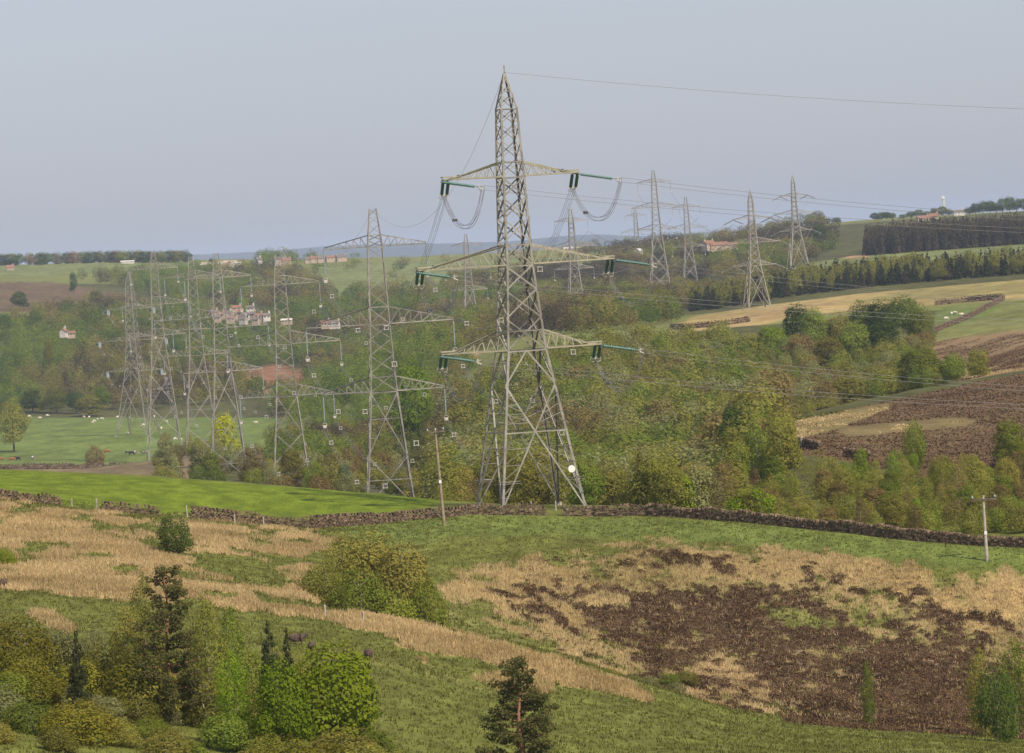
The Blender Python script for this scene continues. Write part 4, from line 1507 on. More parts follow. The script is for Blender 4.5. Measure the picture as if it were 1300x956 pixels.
def stone_wall(pts, label, hgt=1.35, step=.40, course=.2, ruin=0.0, group=None, size=1.0, thick=.55, cope=True):
    P = path_px(pts, step)
    T = np.gradient(P, axis=0)
    rz = np.arctan2(T[:, 1], T[:, 0])
    C, Dm, Rz, Tl = [], [], [], []
    cC, cD, cR, cT = [], [], [], []
    zg = height(P[:, 0], P[:, 1])
    nc = int(hgt / course)
    s_ = np.arange(len(P)) * step
    hn2 = fbm(s_, s_ * 0 + len(P), 5.0, 4)
    hh = hgt * (1 - ruin * np.clip((hn2 - .40) * 5, 0, 1)) * (1 + .12 * (fbm(s_, s_ * 0 + 5, 1.5, 3) - .5))
    for i in range(len(P)):
        for c in range(nc):
            z = (c + .5) * course
            if z > hh[i] - course * .2: break
            sh = (c % 2) * .5 * step + random.uniform(-.08, .08)
            x, y = P[i] + np.array([math.cos(rz[i]), math.sin(rz[i])]) * sh
            C.append((x + random.uniform(-.05, .05), y + random.uniform(-.07, .07), zg[i] + z - .05))
            Dm.append((step * random.uniform(.75, 1.15), thick * (1 - .25 * c / nc) * random.uniform(.85, 1.2), course * random.uniform(.75, 1.1)))
            Rz.append(rz[i] + random.uniform(-.15, .15)); Tl.append(random.uniform(-.08, .08))
        if cope and hh[i] > .5 * hgt:
            cC.append((P[i][0], P[i][1], zg[i] + hh[i] + .06))
            cD.append((step * random.uniform(.35, .75), thick * .9, random.uniform(.22, .4)))
            cR.append(rz[i] + random.uniform(-.3, .3)); cT.append(random.uniform(-.5, .5))
        elif random.random() < .8:
            for q in range(2):   # tumbled stones at the foot
                cC.append((P[i][0] + random.uniform(-.3, .3), P[i][1] - random.uniform(.3, 1.1), zg[i] + .1))
                cD.append((.4, .35, .25)); cR.append(random.uniform(0, 3)); cT.append(random.uniform(-.4, .4))
    V, Q, t = boxes(np.array(C), np.array(Dm), np.array(Rz), np.array(Tl), rng.random(len(C)))
    o = obj('stone_wall', mesh_np('stone_wall', V, Q, M['stone'], t))
    if cC:
        V, Q, t = boxes(np.array(cC), np.array(cD), np.array(cR), np.array(cT), rng.random(len(cC)))
        obj('coping', mesh_np('coping', V, Q, M['stone'], t), o)
    return tag(o, label, 'stone wall', group)


WALLD = 590
stone_wall([(-60, 630, 576), (0, 634, 580), (40, 638, 582), (74, 641, 583)], 'tumbled remains of a dry stone wall at the left edge below the green field', 1.0, ruin=.9)
stone_wall([(130, 650, 584), (165, 653, 585), (200, 656, 585)], 'short low broken wall stretch at the foot of the green field', .95, ruin=.8)
stone_wall([(245, 662, 586), (300, 667, 588), (350, 671, 588), (400, 672, 588), (440, 670, 590), (480, 665, 592), (530, 658, 595), (600, 653, 598), (650, 653, 598), (690, 655, 598)], 'dry stone wall curving under the green field up to the tallest pylon', 1.25, ruin=.3)
stone_wall([(716, 656, 598), (750, 656, 598), (820, 657, 596), (900, 660, 590), (1000, 669, 581), (1080, 677, 573), (1150, 685, 566), (1230, 691, 560), (1330, 697, 554)], 'long dry stone wall running from the tallest pylon to the right edge', 1.2, ruin=.28)
stone_wall([(1000, 562, 800), (1025, 566, 795), (1040, 570, 790)], 'short dark wall at the left foot of the brown heather hill', 1.3, step=.6, course=.25)
stone_wall([(1072, 576, 770), (1088, 578, 768), (1102, 581, 766)], 'short dark wall piece below the heather hill, next to the round green tree', 1.3, step=.6, course=.25)
stone_wall([(852, 421, 1960), (868, 424, 1950), (900, 424, 1945), (935, 423, 1945), (950, 419, 1950)], 'dark curved wall around the tip of the straw field', 1.9, step=1.2, course=.45, thick=1.0)
stone_wall([(1188, 389, 1960), (1230, 389, 1960), (1272, 389, 1950)], 'dark far wall along the top of the small sheep field', 2.0, step=1.2, course=.45, thick=1.0)
stone_wall([(1275, 390, 1945), (1262, 400, 1880), (1240, 408, 1800), (1222, 414, 1750), (1195, 424, 1690), (1170, 434, 1630), (1130, 447, 1560)], 'wall descending from the sheep field beside the dark tree clump', 1.5, step=1.1, course=.4, thick=.9)
stone_wall([(1262, 577, 740), (1280, 568, 760), (1310, 558, 790)], 'low wall climbing the heather at the right edge', 1.1, step=.6, course=.25)
stone_wall([(-80, 592, 1885), (0, 593, 1882), (80, 594, 1880), (160, 596, 1878), (225, 598, 1876)], 'brown field wall along the near edge of the cattle meadow', 2.0, step=1.1, course=.5, thick=1.0, ruin=.2)

# ------------------------------------------------------------------ wooden poles and fence posts
def line_pole(px, py, D, top, arm, label, mat, lean=0.0, w_=1.0):
    p = pix(px, py, D)
    z = H(p.x, D)
    tp = pix(px, top, D)
    h = tp.z - z
    root = empty('utility_pole', (p.x, D, z - .3), R(8))
    root.rotation_euler[1] = lean
    tag(root, label, 'utility pole', 'wooden poles')
    g = Geo()
    g.tube([(0, 0, 0), (0, 0, h * .5), (0, 0, h + .25)], [.19 * w_, .165 * w_, .13 * w_], 9)
    g.obj('pole', mat, root, True)
    a = Geo()
    a.box((arm * .04, -.17, h - .02), (arm, .14, .16))
    a.box((arm * .04, .17, h - .02), (arm, .14, .16))
    cr = a.obj('crossarm', M['bark'], root)
    for x in (-.45, .02, .48):
        i = Geo()
        i.lathe((arm * x, 0, h + .02), (arm * x, 0, h + .42), [(0, .03), (.3, .03), (.35, .1), (.6, .12), (.65, .07), (.9, .1), (1, .02)], 8)
        i.obj('insulator', M['porcelain'], cr, True)
    st = Geo().box((0, -.2 * w_, h * .48), (.28, .03, .34))
    st.obj('number_plate', M['white'], root)
    return root


line_pole(563, 650, 584, 544, 1.9, 'slanting brown wooden pole with crossarm left of the tallest pylon', M['wood'], lean=-.035)
g1 = ground(1253, 712, 480, 600)
line_pole(1253, 712, g1.y, 630, 2.6, 'grey wooden pole with crossarm at the far right in front of the wall', M['woodgrey'])


def post(px, py, D, h, label=None, mat='woodgrey', w_=.14, lean=0.0):
    p = pix(px, py, D)
    g = Geo()
    g.box((0, 0, h / 2 - .15), (w_, w_, h + .3), .3, taper=.85)
    g.box((0, 0, h + .02), (w_ * .75, w_ * .75, .06), .3, taper=.4)
    o = g.obj('fence_post', M[mat])
    o.location = (p.x, D, H(p.x, D))
    o.rotation_euler = (0, lean, random.uniform(0, 1))
    tag(o, label, 'post', 'old fence posts')
    return o


for px, py, D, h, lb, ln in [
    (91, 645, 583, 1.0, 'short post between the two broken walls on the left', .05),
    (123, 648, 584, 1.35, 'taller post just left of the short broken wall stretch', 0),
    (238, 661, 586, 1.45, 'thin post beside the dark bush below the green field', -.03),
    (298, 668, 585, 1.0, 'post leaning on the left part of the curving wall', .04),
    (335, 672, 585, .95, 'second post along the left part of the curving wall', 0),
    (414, 797, 427, 1.0, 'pale stake at the lower edge of the straw band, left one of two', 0),
    (462, 806, 424, .95, 'pale stake at the lower edge of the straw band, right one of two', .05),
    (675, 655, 603, 1.1, 'stout post in the wall gap right behind the left wall end', 0),
    (706, 655, 603, 1.1, 'thin post in the wall gap at the feet of the tallest pylon', .02),
]:
    post(px, py, D, h, lb, lean=ln)
for k, (px, D) in enumerate([(1003, 800), (1010, 798), (1017, 796)]):
    p = pix(px, 560, D)
    post(px, 560, D, 1.9, 'thin post standing on the short dark wall by the heather hill')

# ------------------------------------------------------------------ foreground trees
def place(kind, px, py_top, D, lk, label, w_px=None, name='tree', cat='tree', group=None):
    return plant_px(kind, px, py_top, D, lk, label, name, w_px=w_px, cat=cat, group=group)


# scots pine
def scots_pine(px, top, D, wpx, label, seed, lower=True):
    rs = np.random.default_rng(seed)
    p = pix(px, top, D)
    z = H(p.x, D)
    h = p.z - z
    r = wpx / 2 / F * D
    root = empty('pine_tree', (p.x, D, z - .15))
    tag(root, label, 'tree')
    t = Geo()
    k = 9
    bend = [(.10 * math.sin(q * 1.1), 0.05 * math.cos(q), h * .96 * q / k - (.4 if q == 0 else 0)) for q in range(k + 1)]
    t.tube(bend, np.linspace(.17, .03, k + 1), 8)
    V_, Q_, T_, nn = [], [], [], 0
    lob = []
    lv = 17
    br = Geo()
    for i in range(lv):
        f = .12 + .84 * i / (lv - 1)
        zz = h * f
        rr = r * (1 - f) ** .55 * (.9 if f > .3 else .95) + .15
        for q in range(4 if f < .9 else 3):
            a = rs.uniform(0, 6.28)
            rl = rr * rs.uniform(.55, 1.08)
            up = rl * rs.uniform(.05, .35)
            e = np.array([math.cos(a) * rl, math.sin(a) * rl, zz + up])
            b0_ = np.array([.1 * math.sin(f * k * 1.1), 0, zz])
            br.tube([b0_, (b0_ + e) / 2 + [0, 0, -.05 * rl], e], [.05 * (1.3 - f), .035, .015], 5)
            for w__ in range(3):
                c = b0_ + (e - b0_) * (1.05 - .27 * w__) + rs.normal(0, .12, 3)
                q_ = rs.uniform(.22, .48) * (1.2 - .4 * f)
                lob.append((*c, q_, q_, q_ * .62))
    t.v += br.v; off = t.n
    for f_ in br.f: t.f.append(f_ + off)
    t.t += br.t; t.n += br.n
    t.obj('trunk', M['pinebark'], root, True)
    V, Q, tt = cloud(lob, 19000, .115, fill=.5, spread=.5, up=.5)
    obj('crown', mesh_np('crown', V, Q, M['leaf_pine'], tt), root)
    return root


scots_pine(207, 716, 318, 128, 'tall dark pine with an orange trunk at the lower left', 3)
scots_pine(655, 829, 300, 118, 'dark pine top poking up at the bottom middle', 8)
PROTO['fspruce'] = (crown_me('crown', conifer_lobes(6.0, 1.9, 77), 9000, .13, up=0), trunk_geo(6.0, .1, 2, 70).me('trunk', M['bark']), 6.0, 1.9)
PROTO['fround'] = (crown_me('crown', lobes_round(6.5, 3.0, .6, 26, 301), 11000, .2, fill=.15), trunk_geo(6.5, .16, 8, 71, .15, 1.8).me('trunk', M['bark']), 6.5, 3.0)
PROTO['fbirch'] = (crown_me('crown', lobes_birch(7.5, 1.7, .4, 302), 8500, .13, fill=.75), trunk_geo(7.5, .07, 9, 72, .1, 1.2).me('trunk', M['palebark']), 7.5, 1.7)
PROTO['fbirch2'] = (crown_me('crown', lobes_birch(7.0, 2.1, .4, 312), 8500, .13, fill=.8), trunk_geo(7.0, .07, 9, 75, .1, 1.2).me('trunk', M['palebark']), 7.0, 2.1)
PROTO['fbush'] = (crown_me('crown', lobes_round(4.2, 3.0, .05, 24, 303, .7), 9500, .17, fill=.3), trunk_geo(4.2, .09, 8, 73, .1, 1.8).me('trunk', M['palebark']), 4.2, 3.0)
PROTO['fbush2'] = (crown_me('crown', lobes_round(4.0, 2.6, .05, 20, 304, .8), 8500, .16, fill=.35), trunk_geo(4.0, .08, 8, 74, .1, 1.6).me('trunk', M['palebark']), 4.0, 2.6)

for a in [
    ('fspruce', 96, 796, 304, 'conifer', 'small dark spruce at the lower left among yellow green shrubs', 40),
    ('fspruce', 339, 783, 328, 'conifer', 'dark spruce right of the orange trunked pine', 44),
    ('fspruce', 362, 792, 332, 'conifer', 'narrow dark spruce with its tip beside the brown sheep', 26),
    ('fround', 418, 819, 310, 'bright', 'bright lime green rounded tree at the bottom left of the middle', 128),
    ('fround', 352, 842, 306, 'bright', 'lime green shrub below the dark spruce at the bottom', 80),
    ('fbirch', 180, 722, 338, 'olive', 'olive birch just left of the tall orange trunked pine', 44),
    ('fbirch2', 158, 762, 322, 'olive', 'feathery olive birch left of the tall pine, in front of the grass', 60),
    ('fbirch2', 258, 752, 328, 'olive', 'feathery olive birch immediately right of the tall pine', 62),
    ('fbirch', 292, 765, 334, 'green', 'leafy green birch between the tall pine and the dark spruces', 50),
    ('fbirch2', 290, 822, 308, 'bright', 'small lime green birch under the tall pine on its right', 52),
    ('fbush', 22, 782, 330, 'gold', 'yellow green shrub in the lower left corner', 100),
    ('fbush2', 70, 800, 338, 'grey', 'grey green shrub behind the small dark spruce', 80),
    ('fbush', 130, 818, 324, 'gold', 'yellow green shrub right of the small dark spruce', 90),
    ('fbush2', 30, 826, 318, 'gold', 'olive yellow shrub at the very bottom left', 90),
    ('fbush2', 190, 845, 318, 'olive', 'low olive shrub beneath the tall pine', 90),
    ('fbush', 255, 850, 320, 'olive', 'low olive shrub below and right of the tall pine', 90),
    ('fbush', 60, 812, 338, 'olive', 'olive shrub in the lower left corner behind the yellow green ones', 90),
    ('fbirch2', 118, 790, 340, 'grey', 'pale grey green sapling right of the small dark spruce', 46),
    ('fbirch', 146, 800, 330, 'olive', 'thin olive sapling between the small spruce and the tall pine', 40),
    ('fbush2', 100, 838, 322, 'gold', 'yellow olive shrub in front of the small dark spruce', 80),
    ('fbush', 225, 812, 336, 'olive', 'dense olive shrub right beneath the tall pine branches', 84),
    ('fbush2', 318, 828, 338, 'green', 'green shrub at the foot of the twin dark spruces', 70),
    ('fbush', 372, 826, 346, 'olive', 'olive shrub between the spruces and the lime green tree', 60),
    ('fbush2', 165, 836, 318, 'gold', 'yellow olive shrub in front of the thin sapling', 84),
    ('fbush2', 6, 694, 470, 'bright', 'small bright bush cut by the left edge on the tan slope', 30),
    ('fbush2', 219, 655, 507, 'dark', 'dark round bush on the tan slope below the green field', 50),
    ('fbirch2', 430, 676, 483, 'olive', 'left tree of the leafy thicket below the curving wall', 70),
    ('fround', 468, 680, 486, 'olive', 'broad middle tree of the thicket below the curving wall', 96),
    ('fround', 506, 694, 482, 'olive', 'right hand tree of the thicket, its pale limbs showing', 88),
    ('fbush', 455, 724, 474, 'green', 'round green bush in front of the thicket', 84),
    ('fbush2', 540, 738, 478, 'green', 'low green bush at the right end of the thicket', 60),
    ('fbush', 410, 712, 477, 'olive', 'low olive bush at the left end of the thicket', 60),
    ('fbush2', 500, 752, 472, 'green', 'low green bush at the foot of the thicket on the straw edge', 70),
    ('fbirch', 1100, 836, 445, 'green', 'thin young green tree among the rocks at the bottom right', 20),
    ('fbirch', 1242, 818, 440, 'olive', 'slender young tree near the bottom right corner', 40),
    ('fbirch2', 1285, 808, 442, 'green', 'leafy young tree in the bottom right corner', 54),
    ('fbush', 1262, 845, 432, 'dark', 'dark low shrub at the bottom right corner', 60),
]:
    place(a[0], a[1], a[2], a[3], a[4], a[5], w_px=a[6])

# undergrowth around the feet of the near trees
for i in range(58):
    px = random.uniform(-20, 520)
    D = random.uniform(288, 334) if px < 400 else random.uniform(288, 315)
    x = (px - 650 - 36) / F * D
    plant(random.choice(['fbush', 'fbush2']), x, D, random.uniform(.28, .62), random.choice(['olive', 'olive', 'gold', 'green', 'grey']), 'undergrowth_shrub', 'low shrub in the undergrowth around the feet of the near trees', 'shrub', 'undergrowth shrubs below the near trees', wide=1.35)
for i in range(12):
    px = random.uniform(600, 720)
    D = random.uniform(292, 312)
    plant('fbush2', (px - 650 - 36) / F * D, D, random.uniform(.22, .45), 'olive', 'undergrowth_shrub', 'low olive shrub around the foot of the bottom middle pine', 'shrub', 'undergrowth shrubs around the bottom middle pine', wide=1.4)

# low shrubs along the little valley bottom
for i in range(26):
    f = i / 25
    px = 575 + f * 300 + random.uniform(-8, 8)
    D = random.uniform(455, 485)
    x = (px - 650 - 30) / F * D
    plant('fbush2' if i % 2 else 'bush1', x, D, random.uniform(.2, .42) * (1 if i % 2 else .7), random.choice(['olive', 'olive', 'green', 'grey']), 'low_shrub', 'low green shrub in the gully between straw band and heather', 'shrub', 'low shrubs along the gully', wide=1.5)

# ------------------------------------------------------------------ moor vegetation
def scatter(n, d0, d1, u0=-720, u1=760):
    d = np.sqrt(rng.uniform(d0 ** 2, d1 ** 2, n))
    u = rng.uniform(u0, u1, n)
    x = u / F * d
    z = height(x, d)
    return x, d, z


def ground_tint(x, d, z):
    return ground_color(x, d, z)


def blades(x, d, z, nb, h, w_, sp):
    n = len(x)
    X = np.repeat(x, nb) + rng.normal(0, sp, n * nb)
    Y = np.repeat(d, nb) + rng.normal(0, sp, n * nb)
    Z = np.repeat(z, nb)
    hh = np.repeat(h, nb) * rng.uniform(.6, 1.2, n * nb)
    a = rng.uniform(0, 6.28, n * nb)
    lx, ly = rng.normal(0, .35, n * nb) * hh, rng.normal(0, .35, n * nb) * hh
    dx, dy = np.cos(a) * w_, np.sin(a) * w_
    V = np.stack([np.stack([X - dx, Y - dy, Z - .03], 1), np.stack([X + dx, Y + dy, Z - .03], 1), np.stack([X + dx * .4 + lx, Y + dy * .4 + ly, Z + hh], 1), np.stack([X - dx * .4 + lx, Y - dy * .4 + ly, Z + hh], 1)], 1)
    return V.reshape(-1, 3), np.arange(n * nb * 4).reshape(-1, 4)


x, d, z = scatter(190000, 275, 598)
gcol = ground_tint(x, d, z)
lum = gcol.sum(1)
straw_m = ((gcol[:, 0] > 1.12 * gcol[:, 1]) & (lum > .5)) | ((lum < .30) & (gcol[:, 0] > gcol[:, 1] * 1.2) & (rng.random(len(x)) < .10))
heath_m = (lum < .30) & (gcol[:, 0] > gcol[:, 1] * 1.2)
green_m = (gcol[:, 1] > gcol[:, 0] * 1.02) & (gcol[:, 1] < .22)
k_n = d < 335
tan_m = ~straw_m & ~heath_m & ~green_m
xs, ds, zs = x[straw_m], d[straw_m], z[straw_m]
V, Q = blades(xs, ds, zs, 7, rng.uniform(.14, .42, len(xs)), .034, .2)
o = obj('straw_grass', mesh_np('straw_grass', V, Q, M['straw'], np.clip(np.repeat(fbm(xs, ds / 2, 6.0, 3), 7) * 1.1 + rng.normal(-.1, .14, len(Q)), 0, 1)))
tag(o, 'tufts of dry straw coloured moor grass on the slopes', 'grass', kind='stuff')
xs, ds, zs = x[tan_m][::2], d[tan_m][::2], z[tan_m][::2]
V, Q = blades(xs, ds, zs, 5, rng.uniform(.12, .35, len(xs)), .04, .14)
o = obj('moor_grass', mesh_np('moor_grass', V, Q, M['heathgreen'], np.clip(np.repeat(vnoise(xs / 2, ds / 4), 5) * .9 + rng.normal(.05, .2, len(Q)), 0, 1)))
tag(o, 'olive tussock grass among the straw and heather', 'grass', kind='stuff')
# heather clumps: on the dark patch and strayed around it
px_, py_ = proj(x, d, z)
stray = (rng.random(len(x)) < .035) & inpoly(px_, py_, [(600, 760), (680, 710), (800, 700), (1000, 700), (1330, 760), (1330, 900), (800, 900), (640, 800)]) & (d > 455)
hmask = (heath_m & (rng.random(len(x)) < .55)) | stray
xs, ds, zs = x[hmask], d[hmask], z[hmask]
nb = 22
n = len(xs)
dirv = rng.normal(size=(n * nb, 3)); dirv /= np.linalg.norm(dirv, axis=1)[:, None]; dirv[:, 2] = np.abs(dirv[:, 2])
rr = np.repeat(rng.uniform(.18, .48, n), nb)
Pp = np.stack([np.repeat(xs, nb), np.repeat(ds, nb), np.repeat(zs, nb)], 1) + dirv * rr[:, None] * [1, 1, .75]
V, Q = leafquads(Pp, dirv + rng.normal(0, .4, dirv.shape), rng.uniform(.08, .18, n * nb))
o = obj('heather', mesh_np('heather', V, Q, M['heather'], np.clip(np.repeat(vnoise(xs / 3, ds / 6) * .8, nb) + rng.normal(.1, .18, n * nb), 0, 1)))
tag(o, 'dark brown heather clumps covering the right hand slope', 'heather', kind='stuff')
# short green grass near the camera side
xs, ds, zs = x[green_m][::3], d[green_m][::3], z[green_m][::3]
k_ = ds < 596
xs, ds, zs = xs[k_], ds[k_], zs[k_]
V, Q = blades(xs, ds, zs, 4, rng.uniform(.08, .2, len(xs)), .05, .15)
o = obj('short_grass', mesh_np('short_grass', V, Q, M['heathgreen'], np.clip(rng.normal(.4, .15, len(Q)), 0, 1)))
tag(o, 'short green grass on the near slopes', 'grass', kind='stuff')

# rocks in the heather bank
def rock(px, py, s, label):
    p = ground(px, py, 400, 598)
    rs = np.random.default_rng(int(px * 7 + py))
    bm = Geo()
    n1_, n2_ = 7, 9
    V = []
    for i in range(n1_):
        th = math.pi * i / (n1_ - 1)
        for j in range(n2_):
            ph = 2 * math.pi * j / n2_
            q = 1 + rs.uniform(-.22, .22)
            V.append((max(-.8, min(.8, math.sin(th) * math.cos(ph) * 1.25)) * s * q, max(-.7, min(.7, math.sin(th) * math.sin(ph))) * s * q, max(-.55, min(.55, math.cos(th))) * s * .8 * q))
    Q = [[i * n2_ + j, i * n2_ + (j + 1) % n2_, (i + 1) * n2_ + (j + 1) % n2_, (i + 1) * n2_ + j] for i in range(n1_ - 1) for j in range(n2_)]
    bm.add(V, Q, rs.random())
    o = bm.obj('rock', M['rock'])
    o.location = (p.x, p.y, p.z + s * .18)
    o.rotation_euler = (0, 0, rs.uniform(0, 6))
    tag(o, label, 'rock', 'rocks in the heather bank')


for i in range(34):
    px, py = random.uniform(880, 1200), random.uniform(808, 866)
    if i < 8: px, py = random.uniform(870, 960), random.uniform(845, 866)
    rock(px, py, random.uniform(.18, .5), 'brown gritstone rock in the broken heather bank at the lower right')

# ------------------------------------------------------------------ far tree lines
def far_tree(px, py, D, wpx, lk, label, group=None):
    plant_px(random.choice(['round0', 'round1', 'round2', 'round3']), px, py, D, lk, label, w_px=wpx, group=group, name='tree')


# beech row on the left skyline
tops = [(2, 338), (12, 335), (22, 336), (36, 331), (48, 328), (60, 328), (72, 326), (84, 325), (94, 323), (104, 322), (115, 322), (126, 323), (137, 321), (146, 319), (156, 320), (166, 321), (176, 318), (186, 317), (196, 317), (206, 318), (216, 316), (226, 317), (236, 320)]
for i, (px, py) in enumerate(tops):
    p = pix(px, py, 4900)
    x, D = p.x, 4900 + random.uniform(-25, 25)
    kind = ['round0', 'round1', 'round2', 'round3'][i % 4]
    zz = H(x, D)
    plant(kind, x, D, max(13.0, p.z - zz) / PROTO[kind][2], ['dark', 'olive', 'dark', 'brown', 'green'][i % 5], 'skyline_tree', '%s tree in the row along the left skyline' % {'dark': 'dark', 'olive': 'olive', 'brown': 'brownish', 'green': 'green'}[['dark', 'olive', 'dark', 'brown', 'green'][i % 5]], 'tree', '%s trees in the row on the left skyline' % ['dark', 'olive', 'dark', 'brown', 'green'][i % 5], wide=1.75, sink=2.0)
far_tree(268, 328, 4850, 7, 'dark', 'single small dark tree on the skyline beside the fourth pylon top')
far_tree(354, 322, 4700, 9, 'dark', 'round dark tree on the skyline behind the third pylon top')
for px, py, wpx in [(1050, 277, 15), (1062, 276, 14)]:
    far_tree(px, py, 4450, wpx, 'dark', 'small dark tree on the right ridge left of the domed pair', 'small dark trees left on the right ridge')
for px, py in [(1110, 270), (1118, 269), (1125, 269), (1132, 270)]:
    far_tree(px, py, 4400, 14, 'dark', 'dark domed tree in the small ridge clump on the right skyline', 'dark trees in the small clump on the right ridge')
for px, py in [(1146, 272), (1156, 268), (1166, 266), (1175, 268), (1186, 264), (1196, 262), (1204, 265)]:
    far_tree(px, py, 4350, 15, random.choice(['dark', 'green']), 'tree in the middle clump on the right skyline by the orange roofs', 'trees in the middle clump on the right ridge')
for px, py in [(1230, 263), (1238, 258), (1247, 255), (1256, 255), (1264, 257), (1272, 252), (1281, 250), (1290, 252), (1299, 252), (1308, 251)]:
    far_tree(px, py, 4300, 17, 'dark', 'dark tree in the tall clump at the right end of the skyline', 'dark trees in the tall clump at the right end of the ridge')
for px, py, D, wpx, lk, lb in [
    (24, 370, 3750, 26, 'dark', 'dark round tree on the brown moor patch at the far left'),
    (122, 369, 3700, 25, 'dark', 'dark round tree at the right of the brown moor patch'),
    (5, 398, 3300, 24, 'dark', 'dark tree cut by the left edge below the brown moor patch'),
    (44, 393, 3350, 20, 'green', 'green tree beside the small far meadow on the left'),
    (110, 392, 3350, 34, 'green', 'wide green tree above the white walled house'),
    (92, 346, 4100, 12, 'dark', 'small dark conifer above the brown moor patch'),
    (306, 378, 3400, 14, 'bright', 'light green small tree above the village roofs'),
    (60, 432, 2900, 16, 'gold', 'yellowish tree in the left valley wood'),
    (128, 490, 2640, 24, 'bright', 'light green tree at the far edge of the cattle meadow'),
    (70, 492, 2640, 34, 'green', 'dense green tree at the far edge of the cattle meadow'),
    (95, 496, 2630, 30, 'dark', 'dark green tree between lighter ones at the meadow far edge'),
    (40, 494, 2650, 30, 'dark', 'broad dark tree at the left end of the meadow far edge'),
    (112, 503, 2600, 42, 'olive', 'low olive spreading tree in front of the meadow far edge'),
    (1040, 286, 3600, 26, 'dark', 'large dark tree above the orange earth bank on the right'),
    (905, 302, 3700, 22, 'dark', 'dark tree behind the red roofed farm'),
    (938, 304, 3700, 20, 'green', 'green tree right of the red roofed farm'),
]:
    far_tree(px, py, D, wpx, lk, lb)

# ------------------------------------------------------------------ buildings
def house(px, py, D, w_, dp_, h, rh, label, wall='wallstone', roof='roof_grey', rot=0.0, chim=1, win=3, name='house', group=None):
    p = pix(px, py, D)
    z = H(p.x, D) - .3
    zp = p.z                      # the photo shows the foot here even where trees hide the ground
    z = (max(z, zp - 1.0) if abs(z - zp) < 6 else zp - 1.0) + (3.0 if 3600 < D < 4000 else 0)
    q_ = .72 if D > 3600 else .5
    w_, dp_, h, rh = w_ * q_, dp_ * q_, h * q_ * .9, rh * q_ * .9
    root = empty(name, (p.x, D, z), rot)
    tag(root, label, 'building', group)
    wb_ = Geo().box((0, 0, h / 2 - .75), (w_, dp_, h + 1.5))
    g = [[-w_ / 2, -dp_ / 2, h], [-w_ / 2, dp_ / 2, h], [-w_ / 2, 0, h + rh * .97], [-w_ / 2, 0, h + rh * .97], [w_ / 2, -dp_ / 2, h], [w_ / 2, 0, h + rh * .97], [w_ / 2, dp_ / 2, h], [w_ / 2, dp_ / 2, h]]
    wb_.add(g, [[0, 1, 2, 3], [4, 5, 6, 7]])
    wb_.obj('wall', M[wall], root)
    o_ = .35
    r = Geo()
    t_ = .18
    for s in (-1, 1):
        a = np.array([[-w_ / 2 - o_, s * (dp_ / 2 + o_), h - o_ * rh / (dp_ / 2)], [w_ / 2 + o_, s * (dp_ / 2 + o_), h - o_ * rh / (dp_ / 2)], [w_ / 2 + o_, 0, h + rh], [-w_ / 2 - o_, 0, h + rh]])
        r.add(np.concatenate([a, a + [0, 0, t_]]), [[0, 1, 2, 3], [4, 7, 6, 5], [0, 4, 5, 1], [1, 5, 6, 2], [2, 6, 7, 3], [3, 7, 4, 0]])
    ro = r.obj('roof', M[roof], root)
    for c in range(chim):
        cg = Geo().box(((-1) ** c * w_ * .42, 0, h + rh + .3), (.9, .9, 1.8))
        cg.box(((-1) ** c * w_ * .42, 0, h + rh + 1.3), (.4, .4, .5))
        cg.obj('chimney', M[wall], ro)
    for k in range(win):
        wx = (k - (win - 1) / 2) * w_ / max(win, 1)
        fr = Geo().box((wx, -dp_ / 2 - .03, h * .6), (.9, .1, 1.0))
        fo = fr.obj('window', M['wallwhite'], root)
        Geo().box((wx, -dp_ / 2 - .09, h * .6), (.7, .05, .8)).obj('pane', M['glasswin'], fo)
    return root


house(81, 423, 2950, 8, 7, 5, 3, 'white gabled house with a brown roof among the trees on the left', 'wallwhite', 'roof_red', R(70))
house(90, 424, 2960, 9, 7, 3.4, 2.5, 'low brown roofed barn next to the white gabled house', 'wallstone', 'roof_red', R(10), 0)
house(13, 346, 4700, 9, 7, 4, 3.4, 'red roofed house in front of the left skyline trees', 'wallstone', 'roof_red', R(10))
house(162, 334, 4850, 17, 8, 3.4, 1.4, 'long low white shed below the left skyline trees', 'wallwhite', 'wallwhite', 0, 0, 0)
house(268, 338, 4700, 28, 12, 4.0, 2.0, 'long pale farm shed left of the third pylon top', 'wallstone', 'wallwhite', R(4), 0, 0, 'farm_shed')
house(288, 336, 4720, 20, 12, 4.5, 2.2, 'tan farm shed beside the long pale one', 'wallstone', 'wallstone', R(4), 0, 0, 'farm_shed')
house(300, 336, 4690, 12, 9, 3.5, 1.5, 'small bright white shed right of the tan farm sheds', 'wallwhite', 'wallwhite', R(4), 0, 0, 'farm_shed')
house(328, 332, 4600, 8, 6, 4.5, 3, 'small white house on the skyline left of the large brown house', 'wallwhite', 'roof_grey', R(50))
house(356, 334, 4500, 14, 10, 6.5, 3.6, 'large stone house behind the third pylon top, left half', 'wallstone', 'roof_grey', R(6), 2, 4)
house(364, 335, 4480, 10, 9, 6, 3.2, 'large stone house behind the third pylon top, right half', 'wallstone', 'roof_red', R(6), 1, 3)
for i, (px, w__) in enumerate([(392, 9), (400, 12), (408, 10), (421, 14), (433, 12)]):
    house(px, 331 - (px - 392) * .06, 4500, w__, 8, 4, 2.6, ['small brown house, leftmost of the row on the skyline left of the second pylon', 'second brown roofed house in the skyline row', 'third stone house in the skyline row', 'longest pale house in the skyline row', 'last house at the right end of the skyline row'][i], 'wallstone', ['roof_grey', 'roof_red', 'roof_grey', 'roof_red', 'roof_grey'][i], R(5 + i * 3), 1, 3)
